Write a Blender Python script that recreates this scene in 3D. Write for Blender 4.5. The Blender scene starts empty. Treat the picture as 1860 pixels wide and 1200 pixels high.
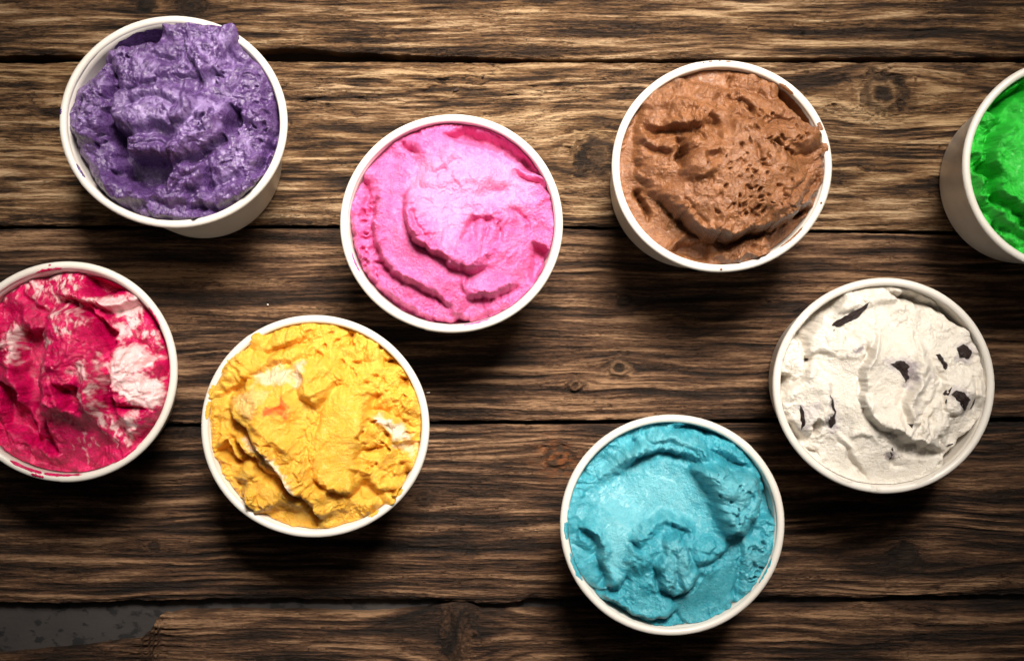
import bpy, math, random
import numpy as np

# ------------------------------------------------------------------ camera, world, lamps
sc = bpy.context.scene
COL = sc.collection
CAM_H = 0.65                      # camera height over the table (m)
FPX = 2476.5                      # focal length in photo pixels (photo 1860 x 1200)
RIM_Z = 0.065
S0 = FPX / CAM_H                  # photo px per metre on the table top
S1 = FPX / (CAM_H - RIM_Z)        # photo px per metre at rim height
CX, CY = 930.0, 600.0

cam = bpy.data.cameras.new('camera')
cam.sensor_fit = 'HORIZONTAL'
cam.angle_x = 2 * math.atan(930.0 / FPX)
cam.clip_start, cam.clip_end = 0.01, 20
camo = bpy.data.objects.new('camera', cam)
camo.location = (0, 0, CAM_H)
COL.objects.link(camo)
sc.camera = camo

world = bpy.data.worlds.new('World')
sc.world = world
world.use_nodes = True
bg = world.node_tree.nodes['Background']
bg.inputs[0].default_value = (1.0, 0.93, 0.86, 1)
bg.inputs[1].default_value = 0.030

def aim(o, target):
    from mathutils import Vector
    d = Vector(target) - Vector(o.location)
    o.rotation_euler = d.to_track_quat('-Z', 'Y').to_euler()

key = bpy.data.lights.new('key_lamp', 'SPOT')
key.energy = 128
key.color = (1.0, 0.93, 0.84)
key.spot_size = math.radians(35)
key.spot_blend = 1.0
key.shadow_soft_size = 0.17
keyo = bpy.data.objects.new('key_lamp', key)
keyo.location = (0.11, 0.48, 0.89)
COL.objects.link(keyo)
aim(keyo, (-0.006, 0.072, 0.02))

soft = bpy.data.lights.new('fill_lamp', 'AREA')  # added overhead fill for sheen and soft highlights, no visible source
soft.energy = 0.7
soft.color = (1.0, 0.96, 0.92)
soft.shape = 'DISK'
soft.size = 0.3
softo = bpy.data.objects.new('fill_lamp', soft)
softo.location = (0.02, 0.30, 1.0)
COL.objects.link(softo)
aim(softo, (0.0, 0.0, 0.0))

sc.view_settings.view_transform = 'Standard'
sc.view_settings.look = 'None'
sc.view_settings.exposure = 0.14
sc.view_settings.gamma = 1.0
sc.cycles.max_bounces = 8
sc.cycles.diffuse_bounces = 5
sc.cycles.use_denoising = True

# ------------------------------------------------------------------ noise
def _hash(ix, iy, seed):
    with np.errstate(over='ignore'):
        h = (ix.astype(np.uint32) * np.uint32(374761393) + iy.astype(np.uint32) * np.uint32(668265263)
             + np.uint32((seed * 2654435761) & 0xffffffff))
        h = (h ^ (h >> np.uint32(13))) * np.uint32(1274126177)
        h = h ^ (h >> np.uint32(16))
        h = h * np.uint32(2246822519)
        h = h ^ (h >> np.uint32(15))
    return h

_ANG = np.linspace(0, 2 * np.pi, 256, endpoint=False)
_GX, _GY = np.cos(_ANG).astype(np.float32), np.sin(_ANG).astype(np.float32)

def perlin(x, y, seed=0):
    x = np.asarray(x, np.float32) + np.float32(1000.37)
    y = np.asarray(y, np.float32) + np.float32(1000.71)
    fx, fy = np.floor(x), np.floor(y)
    ix, iy = fx.astype(np.int32), fy.astype(np.int32)
    tx, ty = x - fx, y - fy
    u = tx * tx * tx * (tx * (tx * 6 - 15) + 10)
    v = ty * ty * ty * (ty * (ty * 6 - 15) + 10)
    def g(dx, dy):
        h = _hash(ix + dx, iy + dy, seed) & np.uint32(255)
        return _GX[h] * (tx - dx) + _GY[h] * (ty - dy)
    a = g(0, 0); b = g(1, 0); c = g(0, 1); d = g(1, 1)
    return ((a + (b - a) * u) + ((c + (d - c) * u) - (a + (b - a) * u)) * v) * 1.5

def fbm(x, y, seed=0, octv=4, gain=0.5):
    s = 0; a = 1.0
    for i in range(octv):
        s = s + a * perlin(x, y, seed + i * 17)
        x, y = (x * 0.8 - y * 0.6) * 2.03, (x * 0.6 + y * 0.8) * 2.03
        a *= gain
    return s

def sstep(a, b, x):
    t = np.clip((x - a) / (b - a), 0, 1)
    return t * t * (3 - 2 * t)

def cells(x, y, seed):
    """distance to the nearest jittered cell point, and that cell's random number"""
    fx, fy = np.floor(x), np.floor(y)
    best = np.full(x.shape, 9.0, np.float32); rnd = np.zeros(x.shape, np.float32)
    for dx in (-1, 0, 1):
        for dy in (-1, 0, 1):
            ix, iy = (fx + dx).astype(np.int32), (fy + dy).astype(np.int32)
            h = _hash(ix + 5000, iy + 5000, seed)
            px = fx + dx + (h & np.uint32(1023)) / 1023.0
            py = fy + dy + ((h >> np.uint32(10)) & np.uint32(1023)) / 1023.0
            d = np.hypot(x - px, y - py)
            m = d < best
            best = np.where(m, d, best)
            rnd = np.where(m, ((h >> np.uint32(20)) & np.uint32(1023)) / 1023.0, rnd)
    return best, rnd

# ------------------------------------------------------------------ mesh helpers
def grid_faces(nr, nc, wrap=False):
    r = np.arange(nr - 1)[:, None]
    c = np.arange(nc if wrap else nc - 1)[None, :]
    c2 = (c + 1) % nc
    a = r * nc + c; b = r * nc + c2; d = (r + 1) * nc + c; e = (r + 1) * nc + c2
    return np.stack([a, b, e, d], -1).reshape(-1, 4)

def np_mesh(name, V, F, mat, parent=None, smooth=True, attrs=None):
    me = bpy.data.meshes.new(name)
    V = np.asarray(V, np.float32).reshape(-1, 3); F = np.asarray(F, np.int32)
    n = len(F); k = F.shape[1]
    me.vertices.add(len(V)); me.vertices.foreach_set('co', V.ravel())
    me.loops.add(n * k); me.loops.foreach_set('vertex_index', F.ravel())
    me.polygons.add(n)
    me.polygons.foreach_set('loop_start', np.arange(0, n * k, k, dtype=np.int32))
    me.polygons.foreach_set('loop_total', np.full(n, k, np.int32))
    me.polygons.foreach_set('use_smooth', np.full(n, smooth, bool))
    me.update(calc_edges=True)
    for an, av in (attrs or {}).items():
        at = me.attributes.new(an, 'FLOAT', 'POINT')
        at.data.foreach_set('value', np.asarray(av, np.float32).ravel())
    me.materials.append(mat)
    o = bpy.data.objects.new(name, me)
    COL.objects.link(o)
    if parent is not None:
        o.parent = parent
    return o

def pd_mesh(name, V, F, mat, parent=None, smooth=False):
    me = bpy.data.meshes.new(name)
    me.from_pydata([tuple(v) for v in V], [], F)
    if smooth:
        for p in me.polygons: p.use_smooth = True
    me.update()
    me.materials.append(mat)
    o = bpy.data.objects.new(name, me)
    COL.objects.link(o)
    if parent is not None: o.parent = parent
    return o

def thing(name, label, cat, loc=(0, 0, 0), group=None):
    o = bpy.data.objects.new(name, None)
    o.empty_display_size = 0.02
    o.location = loc
    COL.objects.link(o)
    o['label'] = label; o['category'] = cat
    if group: o['group'] = group
    return o

# ------------------------------------------------------------------ node helpers
class NT:
    def __init__(s, name):
        s.m = bpy.data.materials.new(name); s.m.use_nodes = True
        s.t = s.m.node_tree; s.b = s.t.nodes['Principled BSDF']
        s.coord = None
    def n(s, kind, **kw):
        x = s.t.nodes.new(kind)
        for k, v in kw.items(): setattr(x, k, v)
        return x
    def l(s, a, b): s.t.links.new(a, b)
    def attr(s, name):
        x = s.n('ShaderNodeAttribute'); x.attribute_name = name
        return x.outputs['Fac']
    def obj(s, scale=(1, 1, 1)):
        if s.coord is None: s.coord = s.n('ShaderNodeTexCoord')
        mp = s.n('ShaderNodeMapping'); mp.inputs['Scale'].default_value = scale
        s.l(s.coord.outputs['Object'], mp.inputs['Vector'])
        return mp.outputs['Vector']
    def noise(s, vec, scale, detail=4, rough=0.6):
        x = s.n('ShaderNodeTexNoise'); x.inputs['Scale'].default_value = scale
        x.inputs['Detail'].default_value = detail; x.inputs['Roughness'].default_value = rough
        s.l(vec, x.inputs['Vector'])
        return x.outputs['Fac']
    def ramp(s, fac, stops):
        r = s.n('ShaderNodeValToRGB'); el = r.color_ramp.elements
        while len(el) < len(stops): el.new(0.5)
        for e, (p, c) in zip(el, stops):
            e.position = p; e.color = (*c, 1) if len(c) == 3 else c
        s.l(fac, r.inputs['Fac'])
        return r.outputs['Color']
    def math(s, op, a, b=None, clamp=False):
        x = s.n('ShaderNodeMath', operation=op); x.use_clamp = clamp
        for i, v in enumerate((a, b)):
            if v is None: continue
            if isinstance(v, (int, float)): x.inputs[i].default_value = v
            else: s.l(v, x.inputs[i])
        return x.outputs[0]
    def mix(s, fac, a, b, blend='MIX'):
        x = s.n('ShaderNodeMix', data_type='RGBA', blend_type=blend)
        for i, v in ((0, fac), (6, a), (7, b)):
            if isinstance(v, (int, float)): x.inputs[i].default_value = v
            elif isinstance(v, tuple): x.inputs[i].default_value = (*v, 1)
            else: s.l(v, x.inputs[i])
        return x.outputs[2]
    def bump(s, h, dist, strength=1.0):
        x = s.n('ShaderNodeBump'); x.inputs['Distance'].default_value = dist
        x.inputs['Strength'].default_value = strength
        s.l(h, x.inputs['Height']); s.l(x.outputs[0], s.b.inputs['Normal'])
    def set(s, **kw):
        for k, v in kw.items():
            i = s.b.inputs[k.replace('_', ' ')]
            if isinstance(v, (int, float)) or (isinstance(v, tuple)): i.default_value = v
            else: s.l(v, i)

# ------------------------------------------------------------------ wooden table top
def wood_material(name, dark, mid, light, moss):
    k = NT(name)
    tone = k.attr('tone')
    fine = k.noise(k.obj((40, 900, 900)), 1.0, 6, 0.7)
    speck = k.noise(k.obj((260, 1500, 1500)), 1.0, 3, 0.6)
    t = k.math('ADD', tone, k.math('MULTIPLY', k.math('SUBTRACT', fine, 0.5), 0.85))
    t = k.math('ADD', t, k.math('MULTIPLY', k.math('SUBTRACT', speck, 0.5), 0.5), True)
    c = k.ramp(t, [(0.05, tuple(v * 0.30 for v in dark)), (0.33, dark), (0.58, mid), (0.92, light)])
    line = k.noise(k.obj((34, 620, 620)), 1.0, 3, 0.5)
    slit = k.ramp(k.math('ABSOLUTE', k.math('SUBTRACT', line, 0.5)), [(0.0, (1, 1, 1)), (0.016, (0, 0, 0))])
    where = k.ramp(k.noise(k.obj((16, 70, 70)), 1.0, 3, 0.5), [(0.42, (0, 0, 0)), (0.60, (1, 1, 1))])
    slit = k.math('MULTIPLY', slit, where)
    c = k.mix(k.math('MULTIPLY', slit, 0.85), c, tuple(v * 0.25 for v in dark))
    broad = k.noise(k.obj((7, 30, 30)), 1.0, 3, 0.5)
    c = k.mix(k.ramp(broad, [(0.45, (0, 0, 0)), (0.72, (0.6, 0.6, 0.6))]), c, moss, 'MULTIPLY')
    c = k.mix(k.attr('knot'), c, k.mix(t, (0.004, 0.003, 0.002), (0.060, 0.031, 0.015)))
    c = k.mix(k.attr('rust'), c, (0.22, 0.07, 0.02))
    k.set(Base_Color=c, Roughness=0.62)
    k.b.inputs['Specular IOR Level'].default_value = 0.28
    k.bump(k.math('SUBTRACT', k.math('ADD', fine, k.math('MULTIPLY', speck, 0.8)), k.math('MULTIPLY', slit, 0.7)), 0.0012, 1.0)
    return k.m

# knots: x, y (photo px on the table), radius, bend length, bend height, depth mm, rust
KNOTS = [
    (1605, 170, 34, 150, 62, 1.6, 0.0), (1088, 282, 36, 120, 70, 1.8, 0.0),
    (1135, 545, 10, 50, 14, 2.2, 0.0), (1045, 699, 14, 50, 18, 1.6, 0.1), (1125, 668, 20, 60, 22, 1.2, 0.0),
    (1322, 445, 11, 60, 20, 1.2, 0.0), (1012, 832, 20, 70, 24, 2.0, 0.8), (1648, 1010, 22, 170, 60, 1.0, 0.0),
    (276, 992, 8, 60, 14, 1.2, 0.0), (828, 1146, 34, 110, 90, 1.0, 0.0), (262, 6, 14, 60, 20, 1.5, 0.0),
    (345, 10, 18, 70, 26, 1.8, 0.0), (770, 908, 13, 80, 22, 0.8, 0.0),
]

def edge(pts, seed, amp=2.0):
    xs = np.array([p[0] for p in pts], np.float32); ys = np.array([p[1] for p in pts], np.float32)
    def f(x):
        return np.interp(x, xs, ys).astype(np.float32) + amp * fbm(x / 60.0, x * 0 + seed * 3.7, seed, 4, 0.6)
    return f

P1b = edge([(-200, 98), (0, 97), (250, 97), (450, 88), (520, 84), (640, 92), (800, 100), (960, 104), (1120, 105), (1500, 103), (1860, 101), (2100, 101)], 1)
P2t = edge([(-200, 113), (0, 112), (480, 110), (1120, 112), (1500, 111), (1860, 111), (2100, 111)], 2, 1.2)
P2b = edge([(-200, 409), (0, 409), (560, 408), (1030, 410), (1480, 416), (1860, 420), (2100, 421)], 3, 1.2)
P3t = edge([(-200, 415), (0, 415), (560, 414), (1030, 415), (1480, 422), (1860, 426), (2100, 427)], 4, 1.0)
P3b = edge([(-200, 769), (0, 769), (330, 770), (800, 765), (1390, 761), (1860, 758), (2100, 757)], 5, 1.2)
P4t = edge([(-200, 776), (0, 776), (330, 776), (800, 772), (1390, 769), (1860, 767), (2100, 766)], 6, 1.2)
P4b = edge([(-200, 1094), (0, 1095), (146, 1098), (248, 1092), (496, 1089), (687, 1091), (789, 1092), (890, 1098), (925, 1097), (965, 1090), (1080, 1088), (1360, 1087), (1627, 1086), (1860, 1081), (2100, 1080)], 7, 2.0)
P5t = edge([(-200, 1197), (0, 1192), (117, 1181), (204, 1169), (252, 1163), (260, 1152), (266, 1156), (270, 1142), (275, 1146), (279, 1127), (284, 1131), (288, 1117), (302, 1120), (330, 1112), (408, 1111), (585, 1112), (663, 1117), (772, 1107), (806, 1099), (819, 1096), (853, 1098), (877, 1109), (1080, 1109), (1360, 1102), (1527, 1099), (1660, 1096), (1860, 1094), (2100, 1094)], 8, 1.6)
top0 = lambda x: x * 0 - 120.0
bot9 = lambda x: x * 0 + 1330.0

def make_plank(seed, ft, fb, nrow, mat, parent, stretch, warp, crack, tone_bias, label=None):
    xs = np.linspace(-190, 2050, 560).astype(np.float32)
    t, b = ft(xs), fb(xs)
    v = np.linspace(0, 1, nrow).astype(np.float32)
    X = np.repeat(xs[None], nrow, 0)
    Y = t[None] + (b - t)[None] * v[:, None]
    e = np.minimum(Y - t[None], b[None] - Y)                  # px to the nearest long edge
    g = Y + warp * (fbm(X / 520, Y / 130, seed + 40, 3) * 11 + fbm(X / 150, Y / 40, seed + 41, 3) * 2.2)
    knot = np.zeros_like(X); rust = np.zeros_like(X); kh = np.zeros_like(X)
    kx_all = np.zeros_like(X)
    for i, (kx, ky, r, bl, bh, dep, ru) in enumerate(KNOTS):
        if not (t.min() - 10 < ky < b.max() + 10): continue
        dx, dy = X - kx, Y - ky
        env = np.exp(-(dx / bl) ** 2 - (dy / bh) ** 2)
        g = g - dy * 0.85 * env
        wob = 1 + 0.3 * fbm(X / 16, Y / 16, seed + 60 + i, 3)
        if ky > 1120:                                         # torn branch stub with upright splits
            d = np.hypot(dx / 26, dy / 70) * wob
            inside = np.exp(-d ** 4)
            g = g * (1 - inside) + inside * (ky + dx * 1.2 + dy * 0.25)
            kh += inside * (1.8 + 2.6 * perlin((dx + dy * 0.25) / 9, dy / 60, 77) - 2.2 * np.exp(-((dx + 8 - dy * 0.22) / 5) ** 2))
            kh += 1.4 * np.exp(-(dx / 95) ** 2 - (dy / 70) ** 2)
            knot = np.maximum(knot, 0.35 * inside)
            continue
        d = np.hypot(dx * 0.9, dy) / r * wob
        inside = np.exp(-d ** 4)
        g = g * (1 - inside) + inside * (ky + d * r * 0.9)
        kh -= dep * np.exp(-((d - 1.0) / 0.22) ** 2) * 0.9     # checked ring round the knot
        kh += dep * 0.5 * np.exp(-(d / 0.75) ** 2)
        kh -= dep * 1.3 * np.exp(-(((dx + dy * 0.5) / (r * .35)) ** 2 + (dy / (r * .3)) ** 2))
        knot = np.maximum(knot, 0.92 * np.exp(-(d / 1.15) ** 4) * np.clip(0.75 + 0.5 * np.sin(d * 9), 0.4, 1))
        rust = np.maximum(rust, ru * np.exp(-(d / 1.6) ** 2) * sstep(-.3, .5, fbm(X / 20, Y / 9, seed + 90, 3)))
    h = np.zeros_like(X); tone = np.zeros_like(X)
    # long growth ridges
    for i, (lam, am) in enumerate(((26, 0.6), (13, 0.65), (7, 0.55), (3.8, 0.36))):
        n = perlin(g / lam, X / (lam * stretch), seed + i)
        loc = 0.6 + 0.9 * np.clip(0.5 + fbm(X / 330, Y / 80, seed + 20 + i, 2), 0, 1.2)
        h += am * loc * n; tone += am * loc * perlin(g / lam + 0.10, X / (lam * stretch), seed + i) * 0.8
    # soft, long colour bands
    tone += 0.42 * fbm(X / 260, g / 34, seed + 30, 3) + 0.25 * fbm(X / 90, g / 12, seed + 31, 3)
    # weather checks: thin short cracks running with the grain
    area = np.clip(0.35 + 0.9 * fbm(X / 400, Y / 100, seed + 50, 2), 0, 1)
    for i, (lam, st) in enumerate(((22, 5.0), (11, 6.5), (6, 7.0))):
        gw = g + 5.0 * fbm(X / 26, Y / 20, seed + 51, 3)
        n = np.abs(perlin(gw / lam, X / (lam * st), seed + 52 + i))
        c = np.exp(-(n / 0.075) ** 2) * area * sstep(-.25, .25, perlin(X / 70, g / 26, seed + 54 + i))
        h -= crack * (1.25 if i == 0 else 0.8) * c
        tone -= crack * 0.30 * c
    h += 0.30 * fbm(X / 9, g / 3.4, seed + 33, 3)
    h += 0.5 * fbm(X / 300, Y / 90, seed + 34, 2) + kh
    rnd = np.exp(-np.clip(e, 0, None) / 5.0)
    h -= 1.6 * rnd + 0.9 * np.exp(-np.clip(e, 0, None) / 16)
    h += (0.9 * fbm(X / 30, Y / 8, seed + 35, 3)) * np.exp(-e / 12)
    if seed == 505:                                           # frayed, split end of the broken board
        fr = sstep(350, 262, X) * sstep(200, 262, X)
        h -= fr * (2.2 * sstep(-.1, .25, perlin(g / 8, X / 160, 91)) + 1.4 * fbm(X / 14, g / 4, 92, 3))
    tone = 0.5 + tone_bias + 0.46 * tone
    tone -= 0.10 * knot
    # side faces of the board: two more rows below either long edge
    def rows(i, inset):
        return [(X[i][None], Y[i][None] + inset * q, np.full((1, X.shape[1]), z, np.float32)) for q, z in ((1.0, -6.0), (2.0, -17.0))]
    up, dn = rows(0, 0.8), rows(-1, -0.8)
    XX = np.concatenate([up[1][0], up[0][0], X, dn[0][0], dn[1][0]])
    YY = np.concatenate([up[1][1], up[0][1], Y, dn[0][1], dn[1][1]])
    HH = np.concatenate([up[1][2], up[0][2], h, dn[0][2], dn[1][2]])
    pad = lambda A: np.concatenate([A[:1], A[:1], A, A[-1:], A[-1:]])
    V = np.stack([(XX - CX) / S0, -(YY - CY) / S0, HH / 1000.0 - 0.0015], -1)
    F = grid_faces(*XX.shape)[:, ::-1]
    o = np_mesh('plank', V, F, mat, parent, True, {'tone': pad(tone), 'knot': pad(knot), 'rust': pad(rust)})
    if label: o['label'] = label
    return o

table = thing('wooden_tabletop', 'weathered brown plank tabletop under all the ice cream cups', 'table')
table['kind'] = 'structure'
wm1 = wood_material('wood_tan', (0.034, 0.0165, 0.0075), (0.158, 0.082, 0.036), (0.47, 0.315, 0.18), (0.80, 0.72, 0.50))
wm2 = wood_material('wood_brown', (0.022, 0.0105, 0.0052), (0.088, 0.042, 0.0205), (0.30, 0.172, 0.092), (0.80, 0.72, 0.62))
make_plank(101, top0, P1b, 200, wm1, table, 18, 0.8, 0.8, 0.00, 'tan plank along the upper edge, above a wide dark gap')
make_plank(202, P2t, P2b, 275, wm1, table, 13, 1.0, 1.35, 0.05, 'pale checked plank with two dark knots')
make_plank(303, P3t, P3b, 325, wm2, table, 26, 0.9, 0.6, 0.03, 'brown plank with long parallel grain ridges')
make_plank(404, P4t, P4b, 295, wm2, table, 24, 0.9, 0.65, -0.01, 'dark brown plank with a small round knot')
make_plank(505, P5t, bot9, 190, wm2, table, 20, 0.9, 0.8, -0.01, 'plank with a broken end and a split branch stub')

k = NT('backing_grey')
n1 = k.noise(k.obj((1, 1, 1)), 30, 4, 0.6)
sp = k.noise(k.obj((0.7, 1, 1)), 190, 3, 0.55)
c = k.ramp(n1, [(0.3, (0.018, 0.0145, 0.0135)), (0.7, (0.032, 0.026, 0.024))])
c = k.mix(k.ramp(sp, [(0.53, (0, 0, 0)), (0.59, (1, 1, 1))]), c, (0.004, 0.0035, 0.0035))
k.set(Base_Color=c, Roughness=0.8)
k.bump(k.math('ADD', n1, sp), 0.0006, 0.6)
bx0, bx1, by0, by1 = -0.30, 0.30, -0.20, -0.105
pd_mesh('backing_board', [(bx0, by0, -0.012), (bx1, by0, -0.012), (bx1, by1, -0.012), (bx0, by1, -0.012),
                          (bx0, by0, -0.022), (bx1, by0, -0.022), (bx1, by1, -0.022), (bx0, by1, -0.022)],
        [(0, 1, 2, 3), (7, 6, 5, 4), (0, 4, 5, 1), (1, 5, 6, 2), (2, 6, 7, 3), (3, 7, 4, 0)], k.m, table)['label'] = 'spotted dark grey board showing through the gap by the broken plank end'

k = NT('gap_dark'); k.set(Base_Color=(0.03, 0.018, 0.011, 1), Roughness=0.9)  # dark sheet added below the planks so the gaps stay black
pd_mesh('gap_dark_sheet', [(-.3, -.104, -.026), (.3, -.104, -.026), (.3, .2, -.026), (-.3, .2, -.026), (-.3, -.104, -.04), (.3, -.104, -.04), (.3, .2, -.04), (-.3, .2, -.04)],
        [(0, 1, 2, 3), (7, 6, 5, 4), (0, 4, 5, 1), (1, 5, 6, 2), (2, 6, 7, 3), (3, 7, 4, 0)], k.m, table)

# ------------------------------------------------------------------ paper cups
k = NT('coated_paper')
n1 = k.noise(k.obj((1, 1, 1)), 60, 3, 0.5)
k.set(Base_Color=k.ramp(n1, [(0.3, (0.66, 0.615, 0.55)), (0.7, (0.72, 0.68, 0.62))]), Roughness=0.34)
k.b.inputs['Specular IOR Level'].default_value = 0.5
k.b.inputs['Subsurface Weight'].default_value = 0.0
k.bump(k.noise(k.obj((1, 1, 1)), 900, 2, 0.5), 0.00008, 0.5)
PAPER = k.m

NTH = 192
TH = np.linspace(0, 2 * np.pi, NTH, endpoint=False)

def rim_centre(px, py):
    return (px - CX) / S1, -(py - CY) / S1

class Cup:
    """rim: left, right, top, bottom of the rim in photo px; base: centre and radius of the foot in photo px"""
    def __init__(s, rim, base, label, seam_deg, wob):
        l, r, t, b = rim
        s.pc = ((l + r) / 2, (t + b) / 2)
        s.prx, s.pry = (r - l) / 2, (b - t) / 2
        s.cx, s.cy = rim_centre(*s.pc)
        s.rx, s.ry = s.prx / S1, s.pry / S1
        s.bx, s.by, s.br = (base[0] - CX) / S0, -(base[1] - CY) / S0, base[2] / S0
        s.seam = math.radians(seam_deg); s.seam_deg = seam_deg; s.wob = wob
        root = thing('paper_cup', label, 'paper cup', (s.bx, s.by, 0), 'white paper cups of ice cream')
        s.root = root
        s.out = lambda th, inset: np.stack([s.cx + (s.rx - inset) * (1 + s.w(th)) * np.cos(th), s.cy + (s.ry - inset) * (1 + s.w(th)) * np.sin(th)], -1)
        # wall: outer side up, inner side down
        def ring(z, inset):
            q = (z / RIM_Z)
            top = s.out(TH, 0.0024 + inset)
            bot = np.stack([s.bx + (s.br - inset) * np.cos(TH), s.by + (s.br - inset) * np.sin(TH)], -1)
            p = bot + (top - bot) * q
            return np.concatenate([p, np.full((NTH, 1), z)], 1)
        zs = np.linspace(0.0008, RIM_Z - 0.001, 14)
        R = [ring(z, 0.0) for z in zs] + [ring(z, 0.0007) for z in zs[::-1][:-4]]
        V = np.stack(R) - np.array([s.bx, s.by, 0])
        np_mesh('side_wall', V, grid_faces(len(R), NTH, True), PAPER, root)
        # rolled rim with the small step where the paper overlaps
        ph = np.linspace(0, 2 * np.pi, 16, endpoint=False)
        d = (TH - s.seam) % (2 * np.pi)
        rt = 0.0017 * (1 + 0.10 * np.exp(-d / 0.25) + 0.04 * fbm(np.cos(TH) * 3, np.sin(TH) * 3, int(seam_deg) + 3, 3))
        P = []
        for a in ph:
            c = s.out(TH, 0.0017)
            o2 = s.out(TH, 0.0)
            nrm = (o2 - c) / 0.0017
            z = RIM_Z - 0.0012 + rt * math.sin(a) + 0.0004 * np.sin(2 * TH + seam_deg)
            P.append(np.concatenate([c + nrm * (rt * math.cos(a))[:, None], z[:, None]], 1))
        P.append(P[0])
        V = np.stack(P) - np.array([s.bx, s.by, 0])
        np_mesh('rolled_rim', V, grid_faces(len(P), NTH, True), PAPER, root)
        # overlapped side seam
        a0 = s.seam
        sv = []
        for z in zs:
            for da in (0.0, 0.10):
                q = z / RIM_Z
                tt = s.out(np.array([a0 + da]), 0.0024 - 0.0004)[0]
                bb = np.array([s.bx + (s.br + 0.0004) * math.cos(a0 + da), s.by + (s.br + 0.0004) * math.sin(a0 + da)])
                p = bb + (tt - bb) * q
                sv.append((p[0] - s.bx, p[1] - s.by, z))
        sf = [(2 * i, 2 * i + 1, 2 * i + 3, 2 * i + 2) for i in range(len(zs) - 1)]
        pd_mesh('side_seam', sv, sf, PAPER, root, True)
        # foot disc
        rr = [(0.0, 0.004), (s.br * 0.90, 0.004), (s.br * 0.99, 0.004)]
        V = np.stack([np.stack([r_ * np.cos(TH), r_ * np.sin(TH), np.full(NTH, z)], -1) for r_, z in rr])
        np_mesh('foot', V, grid_faces(3, NTH, True), PAPER, root)
    def w(s, th):
        return s.wob * 0.006 * np.sin(2 * th + s.wob * 5) + 0.003 * np.sin(3 * th + s.seam)

# ------------------------------------------------------------------ ice cream surfaces
def seg_dist(X, Y, pts):
    """signed distance to a polyline (positive on the right when walking along it in the photo), arc parameter"""
    best = np.full(X.shape, 1e9, np.float32); sg = np.ones(X.shape, np.float32); tp = np.zeros(X.shape, np.float32)
    L = [0.0]
    for (ax, ay), (bx, by) in zip(pts[:-1], pts[1:]): L.append(L[-1] + math.hypot(bx - ax, by - ay))
    for i in range(len(pts) - 1):
        ax, ay = pts[i]; bx, by = pts[i + 1]
        dx, dy = bx - ax, by - ay
        ll = dx * dx + dy * dy + 1e-9
        t = np.clip(((X - ax) * dx + (Y - ay) * dy) / ll, 0, 1)
        d = np.hypot(X - ax - t * dx, Y - ay - t * dy)
        cr = dx * (Y - ay) - dy * (X - ax)
        m = d < best
        best = np.where(m, d, best); sg = np.where(m, np.sign(cr), sg)
        tp = np.where(m, (L[i] + t * (L[i + 1] - L[i])) / L[-1], tp)
    return best * sg, best, tp

def poly_dist(X, Y, poly):
    """signed distance to a closed outline, positive inside"""
    n = len(poly)
    d = np.full(X.shape, 1e9, np.float32); ins = np.zeros(X.shape, bool)
    for i in range(n):
        ax, ay = poly[i]; bx, by = poly[(i + 1) % n]
        dx, dy = bx - ax, by - ay
        t = np.clip(((X - ax) * dx + (Y - ay) * dy) / (dx * dx + dy * dy + 1e-9), 0, 1)
        d = np.minimum(d, np.hypot(X - ax - t * dx, Y - ay - t * dy))
        c = (ay > Y) != (by > Y)
        with np.errstate(divide='ignore', invalid='ignore'):
            xi = (bx - ax) * (Y - ay) / (by - ay if by != ay else 1e-9) + ax
        ins ^= c & (X < xi)
    return np.where(ins, d, -d)

def smooth_line(pts, n=3):
    for _ in range(n if len(pts) > 2 else 0):
        q = [pts[0]]
        for a, b in zip(pts[:-1], pts[1:]):
            q += [(a[0] * .75 + b[0] * .25, a[1] * .75 + b[1] * .25), (a[0] * .25 + b[0] * .75, a[1] * .25 + b[1] * .75)]
        q.append(pts[-1]); pts = q
        if len(pts) > 40: break
    return pts

NG = 325
def disk_grid(n):
    a = np.linspace(-1, 1, n)
    A, B = np.meshgrid(a, a)
    m = np.abs(A) > np.abs(B)
    with np.errstate(divide='ignore', invalid='ignore'):
        r = np.where(m, A, B)
        ph = np.where(m, (np.pi / 4) * B / np.where(A == 0, 1, A), np.pi / 2 - (np.pi / 4) * A / np.where(B == 0, 1, B))
    return r * np.cos(ph), r * np.sin(ph)
DGX, DGY = disk_grid(NG)
DGR = np.hypot(DGX, DGY); DGT = np.arctan2(DGY, DGX)

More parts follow.
